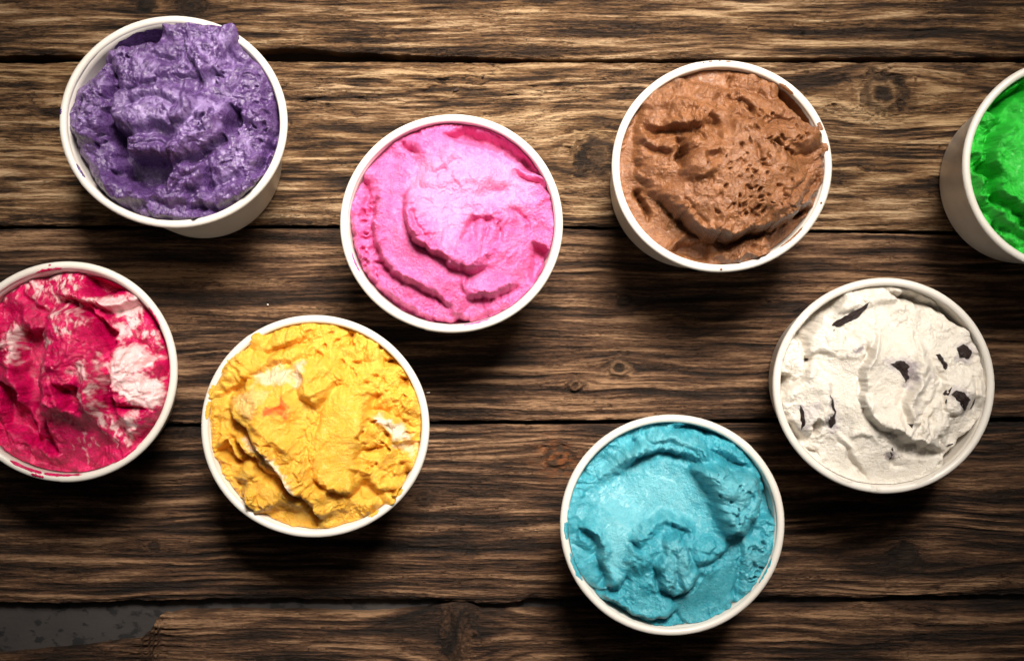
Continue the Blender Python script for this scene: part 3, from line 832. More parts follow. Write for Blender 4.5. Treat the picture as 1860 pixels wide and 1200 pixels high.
# --- brown
cup = Cup((1111, 1511, 108, 495), (1258, 337, 150), 'white paper cup holding the chocolate brown ice cream', 102, 0.3)
M_BROWN = ice_material('brown_ice', (0.295, 0.124, 0.050), (0.18, 0.069, 0.026), None, None, 0.36, 0.10, 0.55, 0.7, coat=0.09)
DOME = [(240, 290), (300, 220), (400, 178), (560, 205), (640, 235), (760, 235), (960, 320), (1100, 420), (1150, 520), (1140, 680), (1070, 790), (940, 870), (800, 930), (670, 968), (590, 955), (480, 920), (400, 830), (300, 740), (215, 640), (210, 450)]
brown = Ice(cup, 33, (1080, 80), 2.728, [
    ('P', DOME, 3.5, 16), ('B', (720, 640), (300, 250), 0, 6), ('B', (860, 420), (200, 100), 25, 2.0),
    ('L', [(1080, 780), (940, 868), (800, 928), (670, 965), (590, 952), (480, 912), (400, 825), (310, 745)], 4.5, 200, {'g': 3.0}),
    ('L', [(390, 180), (500, 200), (620, 238)], 2.0, 90, {}),
    ('R', [(240, 300), (360, 300), (520, 330)], 1.6, 20),
    ('L', [(570, 430), (430, 415), (300, 432), (245, 395)], 3.2, 60, {'g': 3}),
    ('L', [(380, 540), (290, 520), (230, 460)], 2.2, 60, {'g': 1.5}),
    ('P', [(395, 470), (425, 450), (440, 560), (415, 625), (385, 600)], -9, 12),
    ('B', (490, 500), (60, 45), 0, 3.5), ('B', (555, 590), (32, 34), 0, -5), ('R', [(470, 455), (510, 478), (505, 505)], -4.5, 10),
    ('P', [(400, 640), (460, 560), (560, 540), (590, 620), (520, 680), (430, 690)], 3, 16),
    ('R', [(675, 292), (740, 285), (768, 325), (775, 375)], -6, 11), ('R', [(540, 360), (560, 365), (590, 420)], -5, 14), ('B', (560, 412), (26, 15), 0, -5),
    ('R', [(768, 515), (778, 590), (808, 630), (835, 640)], -4.2, 9), ('R', [(820, 420), (880, 380), (960, 400)], -3.0, 14),
    ('R', [(930, 560), (1000, 570), (1080, 540)], -2.5, 13), ('R', [(850, 300), (940, 300), (960, 280)], 2.5, 16),
    ('B', (1000, 470), (90, 40), 20, 3.0), ('B', (1080, 440), (40, 60), 0, 3.5), ('B', (870, 470), (60, 40), 0, 2.0),
    ('H', [(480, 620), (760, 480), (1000, 560), (940, 780), (760, 900), (560, 880)], 46, 4, 9, 2.0),
    ('H', [(700, 700), (860, 780), (860, 850), (700, 900), (640, 860)], 18, 5, 9, 2.6),
    ('H', [(600, 250), (900, 330), (1080, 480), (900, 560), (700, 420)], 26, 5, 11, 2.8),
    ('B', (220, 607), (16, 11), 10, -2.0), ('P', [(205, 728), (262, 760), (292, 850), (270, 885), (222, 780)], -6, 10),
    ('B', (218, 745), (16, 22), 0, -5), ('R', [(370, 770), (420, 850), (480, 920)], -2.2, 12), ('R', [(420, 760), (480, 840), (540, 910)], -1.2, 10),
    ('P', [(440, 975), (580, 970), (588, 1030), (560, 1070), (430, 1045), (385, 1015)], -3.5, 14), ('R', [(365, 1010), (430, 970), (462, 935)], 2.4, 9),
    ('P', [(590, 1060), (680, 990), (860, 950), (875, 1040), (800, 1085), (700, 1095)], 3, 14), ('R', [(680, 1075), (780, 1040), (860, 1060)], 1.5, 14),
    ('P', [(865, 965), (940, 890), (1060, 860), (1025, 950), (890, 1040)], -3.0, 14),
    ('P', [(920, 190), (1050, 310), (1115, 405), (1075, 420), (980, 340), (935, 290)], -9, 12),
    ('R', [(1050, 640), (980, 720), (900, 800)], -1.8, 10), ('R', [(1110, 640), (1060, 730), (960, 830)], -2.2, 12), ('B', (1010, 830), (40, 25), 0, -4),
    ('B', (680, 165), (14, 22), 20, -4), ('P', [(660, 140), (800, 130), (930, 200), (930, 280), (800, 230), (690, 210)], 1.4, 16),
    ('S', [(120, 600), (150, 450), (260, 250), (400, 140), (660, 110), (660, 220), (560, 210), (400, 178), (260, 290), (215, 450), (195, 640), (230, 760), (400, 950), (600, 1060), (540, 1100), (300, 1000), (160, 780)], 0.16),
    ('S', [(440, 965), (590, 960), (590, 1060), (420, 1040)], 0.12), ('S', [(870, 960), (1060, 870), (1020, 960), (880, 1050)], 0.2), ('S', [(940, 220), (1110, 400), (1080, 410), (940, 280)], 0.2),
    ('S', [(470, 700), (640, 480), (760, 440), (900, 560), (900, 760), (700, 930), (500, 880)], 0.55),
], 'chocolate brown ice cream with a pitted scoop mound', M_BROWN, -3.5, 1.0, 0.95, hs=1.65, over=[(1503, 268, 0.10, 2.6)])
brown.film(18, 60, M_BROWN, 0.0632, 5)
for i, q in enumerate(((99, 100.2, 50, 70), (95, 97, 45, 65), (90.5, 91.6, 40, 55), (85, 88, 50, 68), (269, 270.4, 60, 95), (46, 56, 110, 168), (305, 322, 125, 168), (338, 339.5, 80, 110), (20, 25, 60, 125))): brown.smear(*q, M_BROWN, 13 + i)

# --- green
cup = Cup((1749, 2151, 103, 497), (1853, 331, 147), 'white paper cup holding the bright green ice cream, cut by the right edge', 60, 0.4)
M_GREEN = ice_material('green_ice', (0.030, 0.60, 0.050), (0.012, 0.45, 0.022), (0.055, 0.70, 0.075), None, 0.38, 0.12, 0.5)
green = Ice(cup, 44, (1660, 100), 2.857, [
    ('P', [(400, 285), (480, 200), (600, 130), (620, 170), (500, 245), (430, 305)], -9, 14),
    ('R', [(345, 560), (400, 620), (450, 665)], -7, 26), ('R', [(395, 735), (435, 765)], -6, 22), ('R', [(540, 870), (571, 880), (640, 890)], -5, 22),
    ('L', [(640, 850), (540, 800), (440, 740), (425, 680), (410, 590), (390, 510), (440, 400), (520, 330)], 5, 140, {'g': 2.5}),
    ('L', [(640, 960), (520, 900), (430, 830), (370, 760), (330, 660), (310, 560)], 3.5, 60, {'g': 2.5}),
    ('B', (400, 310), (50, 40), -40, 3), ('B', (350, 510), (40, 30), 0, 4), ('B', (320, 430), (26, 60), 10, 2),
    ('B', (600, 470), (60, 24), 20, -3), ('R', [(420, 900), (500, 960), (600, 1000)], -3, 16),
    ('L', [(600, 1000), (480, 930), (430, 900)], 3, 40, {}),
    ('S', [(460, 430), (571, 380), (700, 400), (700, 780), (500, 740), (440, 640)], 0.45),
    ('C', [(460, 330), (640, 260), (700, 800), (500, 740), (430, 560)], 'pale', 0.4, 22),
    ('H', [(300, 520), (400, 480), (430, 800), (560, 960), (420, 900)], 22, 6, 14, 2.6),
], 'bright green ice cream at the right edge of the photo', M_GREEN, -4, 5, 0.9, hs=1.5)

green.film(112, 150, M_GREEN, 0.063, 6)
# --- crimson
cup = Cup((-86, 322, 474, 876), (178, 699, 143), 'white paper cup holding the crimson ice cream, cut by the left edge', 267, -0.5)
M_CRIM = ice_material('crimson_ice', (0.76, 0.004, 0.130), (0.36, 0.0012, 0.048), (0.86, 0.58, 0.58), None, 0.32, 0.30, 0.36, coat=0.15)
crim = Ice(cup, 55, (0, 450), 2.667, [
    ('P', [(90, 400), (210, 400), (240, 500), (205, 620), (230, 900), (270, 1000), (150, 960), (100, 760), (80, 560)], -7, 34),
    ('P', [(250, 290), (390, 285), (440, 360), (520, 490), (535, 600), (520, 780), (450, 850), (350, 800), (240, 800), (228, 650), (262, 500)], 5, 30),
    ('R', [(100, 195), (180, 255), (250, 285)], 3.2, 16), ('P', [(110, 150), (370, 105), (412, 160), (380, 220), (280, 240), (180, 240)], 2.0, 20),
    ('L', [(690, 250), (600, 275), (540, 300), (410, 245), (280, 252)], 4.0, 60, {'g': 1.5}),
    ('P', [(350, 268), (430, 290), (560, 420), (548, 500), (505, 450), (445, 350)], -6.5, 16),
    ('P', [(562, 480), (660, 465), (760, 530), (800, 640), (785, 790), (640, 925), (590, 850), (540, 650)], 3.8, 16),
    ('L', [(710, 600), (760, 540), (770, 525)], 2.0, 40, {'g': 2}),
    ('R', [(500, 520), (490, 640), (480, 760), (520, 880), (570, 950)], 4.2, 36), ('R', [(545, 620), (540, 720), (560, 800)], -4, 12),
    ('P', [(600, 560), (680, 310), (720, 330), (780, 450), (770, 520), (660, 455)], 2.2, 20),
    ('P', [(410, 110), (530, 140), (650, 200), (560, 205), (480, 235), (420, 190)], -7, 12),
    ('R', [(670, 230), (745, 330), (805, 450)], -6, 16),
    ('P', [(-10, 640), (60, 680), (120, 800), (165, 960), (60, 900), (-10, 860)], -6.5, 24),
    ('R', [(40, 540), (110, 680), (150, 830), (210, 1010)], 3, 34),
    ('P', [(325, 655), (440, 675), (445, 760), (370, 775), (330, 700)], -6.5, 16),
    ('R', [(560, 770), (640, 775), (720, 790)], -3.4, 11),
    ('R', [(-60, 520), (40, 470), (80, 360)], 3.2, 26), ('B', (150, 340), (50, 60), 0, 3), ('B', (60, 250), (60, 40), 0, 2),
    ('P', [(-200, 300), (-60, 250), (0, 400), (-60, 560), (-180, 500)], 3, 30), ('R', [(-150, 700), (-60, 820), (20, 960)], -4, 30),
    ('S', [(100, 430), (210, 440), (220, 620), (240, 900), (120, 820)], 0.25), ('S', [(300, 850), (480, 850), (480, 1000), (380, 1085), (280, 1060)], 0.25), ('S', [(0, 680), (100, 760), (150, 940), (0, 880)], 0.25),
    ('C', [(545, 580), (585, 490), (660, 470), (770, 530), (700, 600), (790, 640), (780, 770), (700, 770), (600, 690), (545, 645)], 'pale', 1.0),
    ('C', [(280, 255), (480, 240), (660, 222), (692, 290), (640, 330), (560, 330), (500, 275), (400, 248)], 'pale', 0.85),
    ('C', [(600, 330), (690, 300), (660, 400), (600, 450), (570, 400)], 'pale', 0.55),
    ('C', [(100, 130), (370, 100), (410, 160), (380, 220), (280, 240), (180, 255), (110, 190)], 'pale', 0.42), ('C', [(145, 165), (185, 165), (180, 195), (150, 190)], 'pale', 1.0),
    ('C', [(10, 480), (70, 355), (100, 380), (90, 555), (50, 540)], 'pale', 0.6), ('C', [(-100, 150), (40, 170), (90, 250), (0, 260)], 'pale', 0.35),
    ('C', [(565, 370), (610, 390), (580, 450), (560, 430)], 'pale', 1.0), ('C', [(228, 420), (300, 455), (262, 475)], 'pale', 1.0),
    ('C', [(405, 605), (440, 560), (485, 530), (470, 610)], 'pale', 0.9), ('C', [(570, 830), (680, 795), (640, 900), (610, 930)], 'pale', 0.9),
    ('C', [(450, 570), (520, 520), (540, 780), (610, 960), (560, 970), (480, 800)], 'pale', 0.40), ('C', [(240, 295), (380, 280), (450, 380), (400, 430), (310, 390)], 'pale', 0.40),
    ('C', [(690, 370), (790, 440), (760, 500), (660, 450)], 'pale', 0.35), ('C', [(180, 560), (270, 540), (280, 590), (220, 600)], 'pale', 0.5),
    ('C', [(340, 930), (420, 880), (470, 960), (380, 1060)], 'pale', 0.22),
], 'crimson ice cream marbled with white at the left edge', M_CRIM, -4.5, 3, 0.9, streaky=True, hs=1.95)
crim.film(12, 82, M_CRIM, 0.063, 7)
for i, q in enumerate(((238, 258, 105, 168), (252, 259, 55, 100), (258, 280, 112, 168), (92, 106, 120, 168), (97, 98.5, 60, 85), (26, 38, 120, 168), (298, 314, 128, 168))): crim.smear(*q, M_CRIM, 31 + i)

# --- yellow
cup = Cup((364, 779, 572, 977), (605, 757, 147), 'white paper cup holding the mango yellow ice cream', 125, 0.35)
M_YEL = ice_material('yellow_ice', (0.88, 0.515, 0.075), (0.83, 0.40, 0.030), (0.85, 0.70, 0.52), (0.85, 0.06, 0.01), 0.40, 0.35, 0.5)
yel = Ice(cup, 66, (340, 550), 2.667, [
    ('P', [(700, 480), (830, 388), (885, 430), (840, 700), (805, 880), (740, 915), (640, 850), (610, 700), (650, 560)], 3, 18),
    ('L', [(860, 880), (790, 908), (700, 900), (615, 820)], 3.5, 80, {'g': 2}),
    ('P', [(530, 300), (650, 265), (755, 330), (700, 430), (640, 490), (560, 440)], 4, 18), ('R', [(680, 470), (655, 540), (640, 640)], -2.2, 9),
    ('P', [(220, 490), (300, 400), (420, 330), (530, 320), (520, 440), (560, 640), (570, 760), (460, 700), (380, 640), (300, 590)], 4, 28),
    ('L', [(560, 930), (430, 790), (370, 690), (290, 600), (235, 560), (240, 480)], 6.0, 110, {'g': 3}),
    ('L', [(570, 930), (420, 830), (330, 740), (260, 690), (245, 625)], 4.5, 70, {'g': 4}),
    ('R', [(450, 640), (560, 800), (640, 950), (665, 1030)], 3.6, 46),
    ('L', [(660, 1045), (605, 965), (545, 900)], 5, 60, {'g': 3}),
    ('P', [(230, 830), (330, 770), (420, 830), (560, 900), (570, 965), (400, 985), (330, 1025), (272, 950), (272, 880)], 3.6, 16),
    ('L', [(560, 985), (430, 985), (340, 1025), (285, 945), (305, 860), (235, 830)], 1.2, 60, {'g': 2}),
    ('P', [(138, 725), (190, 668), (230, 755), (305, 745), (255, 795), (160, 745)], -8, 14),
    ('R', [(150, 860), (240, 965), (340, 1060), (480, 1100)], -4, 30),
    ('P', [(80, 470), (180, 325), (260, 235), (385, 240), (380, 320), (262, 400), (180, 465)], 2.4, 14), ('R', [(190, 462), (262, 408), (305, 350)], -4.5, 13),
    ('P', [(360, 215), (420, 140), (560, 110), (605, 130), (560, 170), (420, 240)], 3.2, 14), ('P', [(380, 295), (430, 230), (610, 195), (605, 250), (480, 285)], 3.0, 14), ('R', [(370, 245), (480, 222), (630, 180)], -3.5, 11),
    ('R', [(615, 240), (655, 262)], -4.5, 13), ('R', [(955, 280), (1020, 295)], -6, 15), ('P', [(1015, 350), (1075, 365), (1065, 405), (1020, 392)], -8, 12),
    ('B', (920, 462), (22, 15), -20, -5), ('B', (1062, 830), (30, 20), -20, -7), ('B', (760, 316), (17, 9), 0, -4), ('B', (790, 165), (14, 24), 0, -5), ('B', (1125, 700), (10, 30), 0, -4),
    ('B', (1050, 455), (90, 60), 20, 3.5), ('B', (970, 760), (70, 60), 0, 3.0), ('B', (860, 620), (60, 70), 0, 2.0),
    ('P', [(880, 535), (1000, 545), (1095, 650), (1050, 690), (940, 620)], 3.2, 16), ('R', [(870, 510), (980, 535), (1090, 600)], -2.4, 12), ('R', [(820, 740), (900, 700), (950, 700)], -3, 14),
    ('P', [(815, 790), (900, 795), (1045, 900), (1015, 985), (960, 920), (890, 870)], 4, 16), ('R', [(810, 920), (870, 880), (960, 960)], -4, 20),
    ('B', (670, 920), (36, 40), 0, 2.5), ('B', (690, 1000), (40, 30), 0, 2.5), ('B', (900, 980), (50, 30), 0, 2.5), ('B', (800, 200), (100, 40), 10, 1.5),
    ('R', [(730, 360), (820, 380), (870, 350)], 2.0, 24), ('B', (465, 520), (40, 16), -25, -2.0),
    ('S', [(690, 490), (830, 395), (870, 440), (830, 700), (790, 870), (640, 830), (630, 640)], 0.35), ('S', [(300, 880), (420, 850), (550, 920), (400, 970)], 0.35), ('S', [(340, 1030), (560, 990), (620, 1060), (480, 1100)], 0.3),
    ('S', [(330, 360), (420, 310), (530, 320), (560, 440), (640, 480), (560, 640), (400, 600)], 0.5),
    ('H', [(820, 600), (1080, 420), (1120, 780), (980, 940), (840, 860)], 26, 6, 12, 2.4), ('H', [(620, 130), (900, 150), (1050, 350), (880, 400), (700, 250)], 22, 6, 12, 2.2),
    ('C', [(330, 365), (420, 308), (530, 320), (520, 380), (400, 400)], 'pale', 0.75), ('C', [(530, 290), (575, 285), (550, 410), (522, 385)], 'pale', 0.75),
    ('C', [(905, 550), (980, 555), (1090, 640), (1050, 675), (960, 615)], 'pale', 1.0), ('C', [(290, 655), (360, 690), (530, 850), (560, 930), (420, 810)], 'pale', 0.9),
    ('C', [(1010, 680), (1115, 690), (1080, 735)], 'pale', 0.6), ('C', [(230, 470), (330, 400), (420, 420), (330, 560)], 'pale', 0.22),
    ('C', [(398, 522), (455, 495), (478, 452), (500, 470), (492, 500), (512, 552), (470, 528), (400, 548)], 'spot', 0.8),
], 'mango yellow ice cream with white streaks and a red spot', M_YEL, -2.5, 5, 1.05, over=[(716, 914, 0.07, 3.0), (379, 724, 0.13, 1.6), (413, 652, 0.10, 1.6), (462, 606, 0.10, 2.0)], inset=14)

for i, q in enumerate(((138, 150, 95, 166), (157, 163, 60, 165), (166, 176, 85, 166), (120, 128, 100, 165), (318, 324, 90, 160), (300, 307, 110, 165))): yel.smear(*q, M_YEL, 91 + i)
# --- cyan
cup = Cup((1017, 1425, 752, 1155), (1192, 920, 147), 'white paper cup holding the turquoise blue ice cream', 45, -0.3)
M_CYAN = ice_material('cyan_ice', (0.060, 0.405, 0.495), (0.027, 0.295, 0.385), (0.26, 0.64, 0.71), None, 0.36, 0.22, 0.5, 1.2, coat=0.11)
cyan = Ice(cup, 77, (990, 730), 2.667, [
    ('P', [(150, 620), (170, 460), (290, 340), (480, 255), (640, 240), (730, 330), (820, 520), (860, 640), (740, 740), (690, 650), (560, 560), (430, 650), (390, 760), (350, 880), (290, 850), (285, 690), (220, 610)], -0.8, 60), ('B', (520, 430), (290, 190), 20, -4.5),
    ('R', [(240, 400), (330, 320), (450, 225), (560, 165), (650, 170), (760, 230), (840, 310)], 4.6, 34),
    ('L', [(770, 310), (700, 262), (620, 232), (500, 242), (390, 300)], 3.5, 60, {'g': 2.5}),
    ('R', [(400, 200), (480, 190), (540, 200)], -2.6, 14), ('R', [(560, 210), (640, 190), (740, 240)], -1.6, 9),
    ('P', [(720, 320), (790, 300), (900, 340), (1000, 350), (1055, 450), (1020, 540), (970, 620), (880, 635), (835, 540), (800, 430)], 8.5, 20),
    ('R', [(780, 228), (870, 275), (985, 325)], -4.5, 12), ('R', [(830, 200), (920, 240), (1000, 330)], 2.5, 24), ('B', (860, 400), (70, 50), 30, 2), ('R', [(1000, 420), (940, 500), (880, 570)], -1.8, 12),
    ('P', [(1050, 330), (1115, 420), (1135, 560), (1040, 575), (1030, 500), (1065, 430)], -5.5, 16), ('P', [(660, 105), (770, 115), (920, 175), (870, 175), (760, 150), (690, 142)], -7, 12),
    ('B', (435, 205), (14, 14), 0, -4), ('B', (545, 105), (14, 10), 0, -4), ('B', (650, 125), (30, 14), 0, -4), ('B', (195, 340), (16, 22), 0, -4),
    ('P', [(530, 790), (565, 720), (580, 640), (640, 620), (685, 690), (705, 780), (730, 830), (690, 905), (620, 925), (555, 890)], 4.2, 14),
    ('R', [(518, 770), (535, 880), (600, 938), (695, 920), (745, 830)], -3.2, 11), ('B', (635, 845), (16, 46), -15, -3.5), ('R', [(600, 700), (640, 800)], -1.5, 10),
    ('R', [(430, 700), (465, 620), (560, 568), (625, 565), (690, 615), (690, 650)], 4.2, 26), ('B', (430, 692), (24, 14), 20, -6), ('B', (495, 625), (11, 9), 0, -4), ('R', [(600, 570), (622, 602), (680, 610), (688, 655)], -4.5, 8),
    ('P', [(690, 680), (780, 650), (865, 655), (875, 710), (790, 752), (720, 762)], 1.8, 30), ('L', [(880, 690), (840, 740), (780, 762), (715, 770)], 2.0, 50, {'g': 1}), ('R', [(678, 690), (702, 745)], -3.6, 8),
    ('P', [(380, 760), (430, 700), (540, 680), (520, 780), (440, 800)], 2.0, 20),
    ('L', [(310, 885), (280, 790), (275, 690), (220, 615), (165, 620)], 4.5, 130, {'g': 3}), ('L', [(400, 840), (355, 890), (300, 885)], 3.2, 60, {'g': 2}),
    ('B', (190, 690), (60, 50), 0, 2), ('P', [(140, 800), (200, 750), (270, 740), (280, 860), (210, 905)], 2.0, 14), ('R', [(170, 905), (260, 915), (345, 920)], -3.5, 15),
    ('L', [(645, 1015), (540, 1052), (440, 1042), (330, 960), (250, 930)], 4.5, 130, {'g': 3}), ('R', [(640, 1020), (660, 1060), (700, 1095)], -3.2, 9),
    ('R', [(948, 660), (942, 800), (925, 970)], -2.6, 9), ('P', [(960, 680), (1080, 620), (1140, 640), (1060, 880), (955, 980)], 2.0, 16), ('L', [(1010, 610), (1080, 640), (1140, 630)], -2.0, 30, {}), ('B', (920, 985), (16, 14), 0, -4),
    ('R', [(160, 860), (250, 975), (320, 1030), (430, 1090)], -4.5, 20), ('R', [(130, 430), (135, 560), (150, 660)], -2.0, 9),
    ('C', [(280, 420), (600, 300), (700, 400), (740, 560), (560, 540), (420, 640), (360, 840), (300, 800), (260, 600)], 'pale', 0.38, 22), ('C', [(740, 320), (980, 360), (1020, 480), (900, 600), (830, 500)], 'pale', 0.32, 22), ('C', [(200, 330), (560, 140), (760, 200), (560, 220), (300, 380)], 'pale', 0.35, 22), ('C', [(980, 680), (1070, 660), (1040, 800), (980, 880)], 'pale', 0.3, 22), ('C', [(560, 680), (690, 680), (690, 880), (580, 880)], 'pale', 0.3, 22),  # lighter highlights of bowl, ridge and lumps painted in as pale colour
    ('H', [(790, 330), (1000, 370), (1020, 520), (900, 610), (830, 520)], 20, 4, 9, 2.0), ('H', [(960, 700), (1070, 660), (1050, 860), (970, 940)], 18, 5, 11, 2.2),
    ('S', [(170, 600), (190, 450), (300, 340), (500, 260), (640, 250), (720, 340), (800, 500), (840, 640), (760, 650), (690, 600), (560, 545), (440, 620), (380, 760), (350, 880), (300, 860), (285, 690), (230, 610)], 0.20),
    ('S', [(420, 890), (520, 930), (620, 945), (760, 880), (930, 700), (930, 960), (660, 1085), (560, 1040), (420, 1030)], 0.15), ('S', [(1050, 340), (1130, 420), (1130, 560), (1050, 570)], 0.2),
    ('S', [(140, 760), (270, 740), (280, 870), (200, 900)], 0.3),
], 'turquoise blue ice cream hollowed by a scoop', M_CYAN, -3, 3.5, 0.8, hs=1.45, over=[(1024, 935, 0.17, 1.6), (1040, 1015, 0.12, 1.2), (1036, 905, 0.10, 1.2)], inset=14.5)
cyan.film(48, 90, M_CYAN, 0.063, 8)
for i, q in enumerate(((178, 188, 85, 168), (195, 212, 95, 168), (326, 342, 130, 168))): cyan.smear(*q, M_CYAN, 51 + i)

# --- white with chips
cup = Cup((1405, 1808, 504, 897), (1547, 690, 151), 'white paper cup holding the white chocolate chip ice cream', 264, 0.45)
M_WHITE = ice_material('vanilla_ice', (0.80, 0.75, 0.675), (0.755, 0.69, 0.60), (0.40, 0.35, 0.39), (0.12, 0.085, 0.11), 0.40, 0.30, 0.45, 0.8)
VC = [[(350, 312), (378, 285), (470, 228), (545, 182), (530, 215), (475, 272), (400, 306)], [(612, 488), (680, 474), (740, 505), (735, 545), (702, 582), (670, 528)],
      [(862, 447), (884, 442), (922, 498), (908, 522)], [(985, 412), (1018, 394), (1040, 405), (1060, 440), (1040, 468), (990, 462)],
      [(930, 640), (955, 620), (992, 628), (1030, 668), (1000, 722), (972, 690)], [(196, 695), (215, 730), (222, 785), (203, 818), (196, 760)],
      [(332, 640), (355, 665), (376, 748), (352, 720)], [(325, 760), (362, 730), (372, 790), (350, 820)], [(1045, 715), (1068, 662), (1070, 690), (1055, 722)],
      [(902, 640), (930, 600), (940, 605), (915, 660), (908, 690)], [(355, 330), (368, 318), (366, 330)], [(700, 780), (728, 780), (722, 808)], [(925, 905), (985, 884), (960, 900)], [(640, 935), (655, 905), (668, 945), (650, 970)], [(235, 468), (255, 462), (250, 480)]]
white = Ice(cup, 88, (1380, 480), 2.728, [
    ('P', [(165, 340), (290, 190), (410, 125), (400, 215), (290, 285), (230, 390), (228, 440)], -6, 18), ('P', [(640, 120), (800, 150), (970, 225), (1095, 350), (1000, 300), (900, 235), (780, 195), (690, 170)], -9, 14),
    ('L', [(930, 922), (780, 882), (650, 830), (550, 782), (498, 700), (490, 590), (515, 470), (580, 340)], 4.2, 150, {'g': 1.8, 'w': 6}),
    ('R', [(740, 330), (775, 420), (790, 500), (770, 590), (715, 660), (700, 700)], 2.6, 30), ('L', [(730, 790), (700, 720), (705, 660), (770, 560)], 2.6, 60, {'g': 1.6}), ('R', [(760, 340), (765, 420)], -2.0, 12),
    ('P', [(830, 440), (870, 560), (840, 640), (740, 760), (780, 760), (900, 640), (900, 560)], -1.6, 16),
    ('B', (465, 420), (90, 75), 0, 2.6), ('R', [(400, 400), (450, 350), (520, 350), (545, 430)], 1.5, 12), ('R', [(500, 380), (525, 420), (508, 490)], -2.2, 8), ('R', [(497, 470), (500, 600), (510, 720)], -1.6, 10),
    ('P', [(225, 340), (330, 275), (390, 320), (365, 445), (290, 430), (235, 445)], 3, 16), ('P', [(120, 640), (260, 500), (335, 600), (360, 740), (250, 850), (190, 840), (120, 720)], 2.8, 18), ('R', [(130, 630), (230, 540), (250, 470)], -2.5, 12),
    ('P', [(100, 530), (160, 560), (128, 645), (105, 635)], -9, 12), ('P', [(215, 430), (255, 475), (228, 500)], -7, 9), ('P', [(250, 795), (285, 765), (305, 780), (300, 832), (262, 852)], -7, 10), ('P', [(232, 903), (292, 930), (296, 962), (262, 935)], -5, 8), ('R', [(150, 790), (200, 860), (230, 870)], -5, 14),
    ('P', [(380, 215), (420, 140), (530, 125), (640, 130), (690, 175), (560, 200), (420, 250)], 2.2, 18),
    ('B', (1010, 600), (110, 60), 20, 2.6), ('B', (975, 690), (70, 70), 0, 3), ('B', (1090, 620), (40, 90), 0, 2.4), ('R', [(1060, 560), (1085, 640), (1060, 720)], -2.2, 10), ('R', [(905, 600), (900, 680), (915, 740)], -3, 12), ('R', [(940, 750), (985, 745)], -2.4, 8),
    ('P', [(740, 760), (830, 740), (930, 780), (880, 880), (930, 920), (790, 870)], 1.6, 16), ('B', (835, 770), (20, 25), 0, -3), ('B', (775, 775), (14, 22), 0, -3), ('R', [(870, 840), (880, 880)], -3, 8),
    ('P', [(895, 1010), (985, 890), (1110, 760), (1150, 740), (1080, 880), (970, 980)], -7, 12),
    ('R', [(370, 850), (430, 920), (480, 980), (550, 1080)], -2.2, 9), ('R', [(390, 840), (450, 910), (500, 970)], 1.3, 14), ('L', [(580, 880), (520, 848), (440, 855)], 1.6, 50, {}), ('R', [(430, 950), (470, 990), (490, 1020)], -1.2, 12),
    ('P', [(620, 850), (800, 905), (930, 930), (860, 960), (720, 950)], -2.5, 22), ('R', [(640, 960), (680, 1000), (720, 1000)], -1.6, 12),
    ('S', [(300, 460), (490, 470), (490, 700), (560, 800), (650, 850), (440, 850), (370, 780), (340, 600)], 0.22), ('S', [(520, 460), (600, 320), (740, 310), (770, 400), (780, 500), (700, 640), (700, 760), (560, 770), (500, 680)], 0.18),
    ('S', [(280, 880), (440, 850), (600, 870), (640, 960), (900, 960), (800, 1060), (600, 1110), (400, 1050)], 0.18), ('S', [(930, 760), (1080, 640), (1100, 740), (960, 900)], 0.3), ('S', [(180, 340), (300, 190), (400, 140), (380, 220), (280, 290)], 0.1),
    ('S', [(780, 240), (1000, 330), (1060, 450), (900, 420), (800, 360)], 0.6),
    *[('C', [(sum(p[0] for p in c) / len(c) + 1.5 * (q[0] - sum(p[0] for p in c) / len(c)) + 5, sum(p[1] for p in c) / len(c) + 1.5 * (q[1] - sum(p[1] for p in c) / len(c)) + 3) for q in c], 'pale', 0.55) for c in (VC[1], VC[4], VC[5], VC[6], VC[7], VC[3])],
    ('C', [(425, 445), (470, 392), (500, 410), (480, 440)], 'spot', 0.8), ('C', [(620, 950), (650, 905), (690, 940), (650, 975)], 'spot', 0.7), ('C', [(810, 560), (840, 540), (840, 600), (815, 590)], 'pale', 0.4), ('C', [(740, 740), (790, 690), (780, 720)], 'pale', 0.5), ('C', [(210, 700), (290, 690), (300, 740), (230, 770)], 'pale', 0.45), ('C', [(690, 500), (740, 490), (745, 560), (710, 580)], 'spot', 0.6),
], 'creamy white ice cream studded with dark chocolate chips', M_WHITE, -3, 3, 0.65, hs=1.5, inset=14.5)
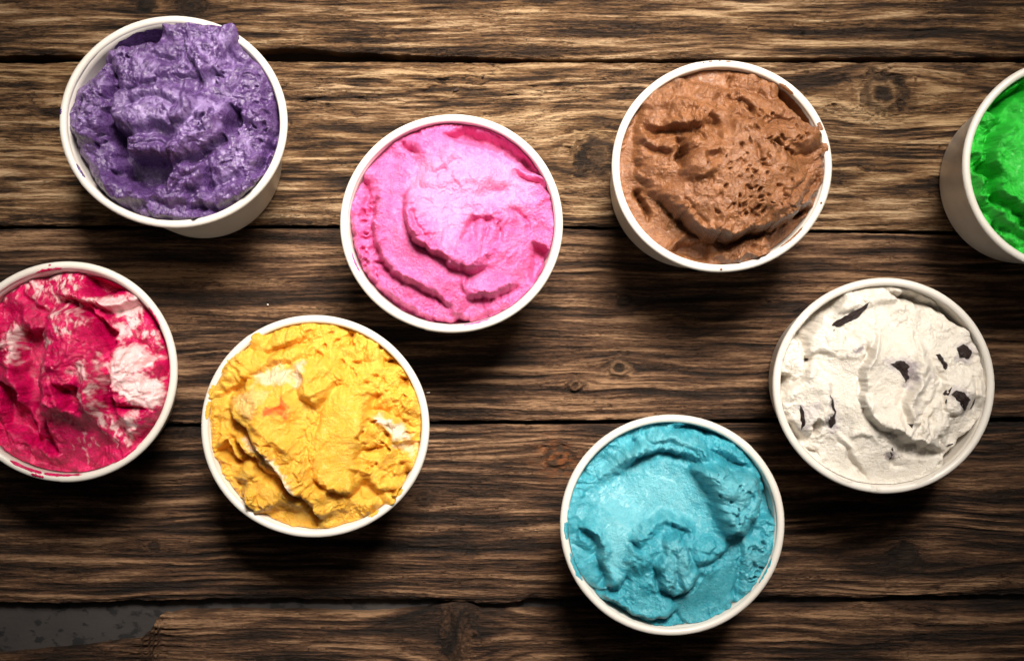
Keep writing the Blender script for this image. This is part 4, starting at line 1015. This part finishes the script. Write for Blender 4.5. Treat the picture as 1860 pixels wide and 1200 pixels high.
for i, c in enumerate(VC):
    white.chip(c, DARK, up=(1.2, 0.5, 1.3, 1.8, 1.8, 1.1, 0.6, 0.9, 0.8, 0.4, 0.6, 0.4, 0.6, 0.2, 0.3)[i], seed=i)

for i, q in enumerate(((262, 268, 30, 150), (150, 166, 70, 165), (136, 148, 100, 165), (240, 252, 100, 165), (285, 300, 110, 168))): white.smear(*q, M_WHITE, 111 + i)

# ------------------------------------------------------------------ crumbs on the planks
def crumb(px, py, rx, ry, rot, mat, label, cat, z=0.6):
    rg = random.Random(int(px * 3 + py))
    x0, y0 = (px - CX) / S0, -(py - CY) / S0
    V, F = [], []; n = 7; a0 = math.radians(-rot)
    for rr, h in ((0.8, -0.6), (1.0, 0.2), (0.55, 0.9)):
        for i in range(n):
            t = 2 * math.pi * i / n; j = rg.uniform(.7, 1.2)
            ux, uy = rx / S0 * rr * j * math.cos(t), ry / S0 * rr * j * math.sin(t)
            V.append((ux * math.cos(a0) - uy * math.sin(a0), ux * math.sin(a0) + uy * math.cos(a0), h * min(rx, ry) / S0))
    for a in (0, n):
        for i in range(n): F.append((a + i, a + (i + 1) % n, a + n + (i + 1) % n, a + n + i))
    F.append(tuple(range(2 * n, 3 * n))); F.append(tuple(range(n - 1, -1, -1)))
    o = pd_mesh('crumb' if cat == 'crumb' else 'wood_splinter', V, F, mat)
    o.location = (x0, y0, -0.0015 + z / 1000)
    o['label'] = label; o['category'] = cat
k = NT('bark_chip'); k.set(Base_Color=(0.035, 0.018, 0.010, 1), Roughness=0.8); BARK = k.m
k = NT('pale_crumb'); k.set(Base_Color=(0.70, 0.62, 0.52, 1), Roughness=0.7); CRUMB = k.m
crumb(828, 163, 7, 3.5, -20, BARK, 'dark wood splinter on the pale plank above the pink cup', 'splinter')
crumb(486, 553, 2.2, 1.8, 30, CRUMB, 'tiny white crumb on the brown plank above the yellow cup', 'crumb', 1.0)
crumb(877, 139, 3, 2, 0, BARK, 'tiny dark splinter right of the larger one on the pale plank', 'splinter')
crumb(778, 713, 4, 1.5, -10, CRUMB, 'thin pale crumb on the plank right of the yellow cup', 'crumb', 0.8)
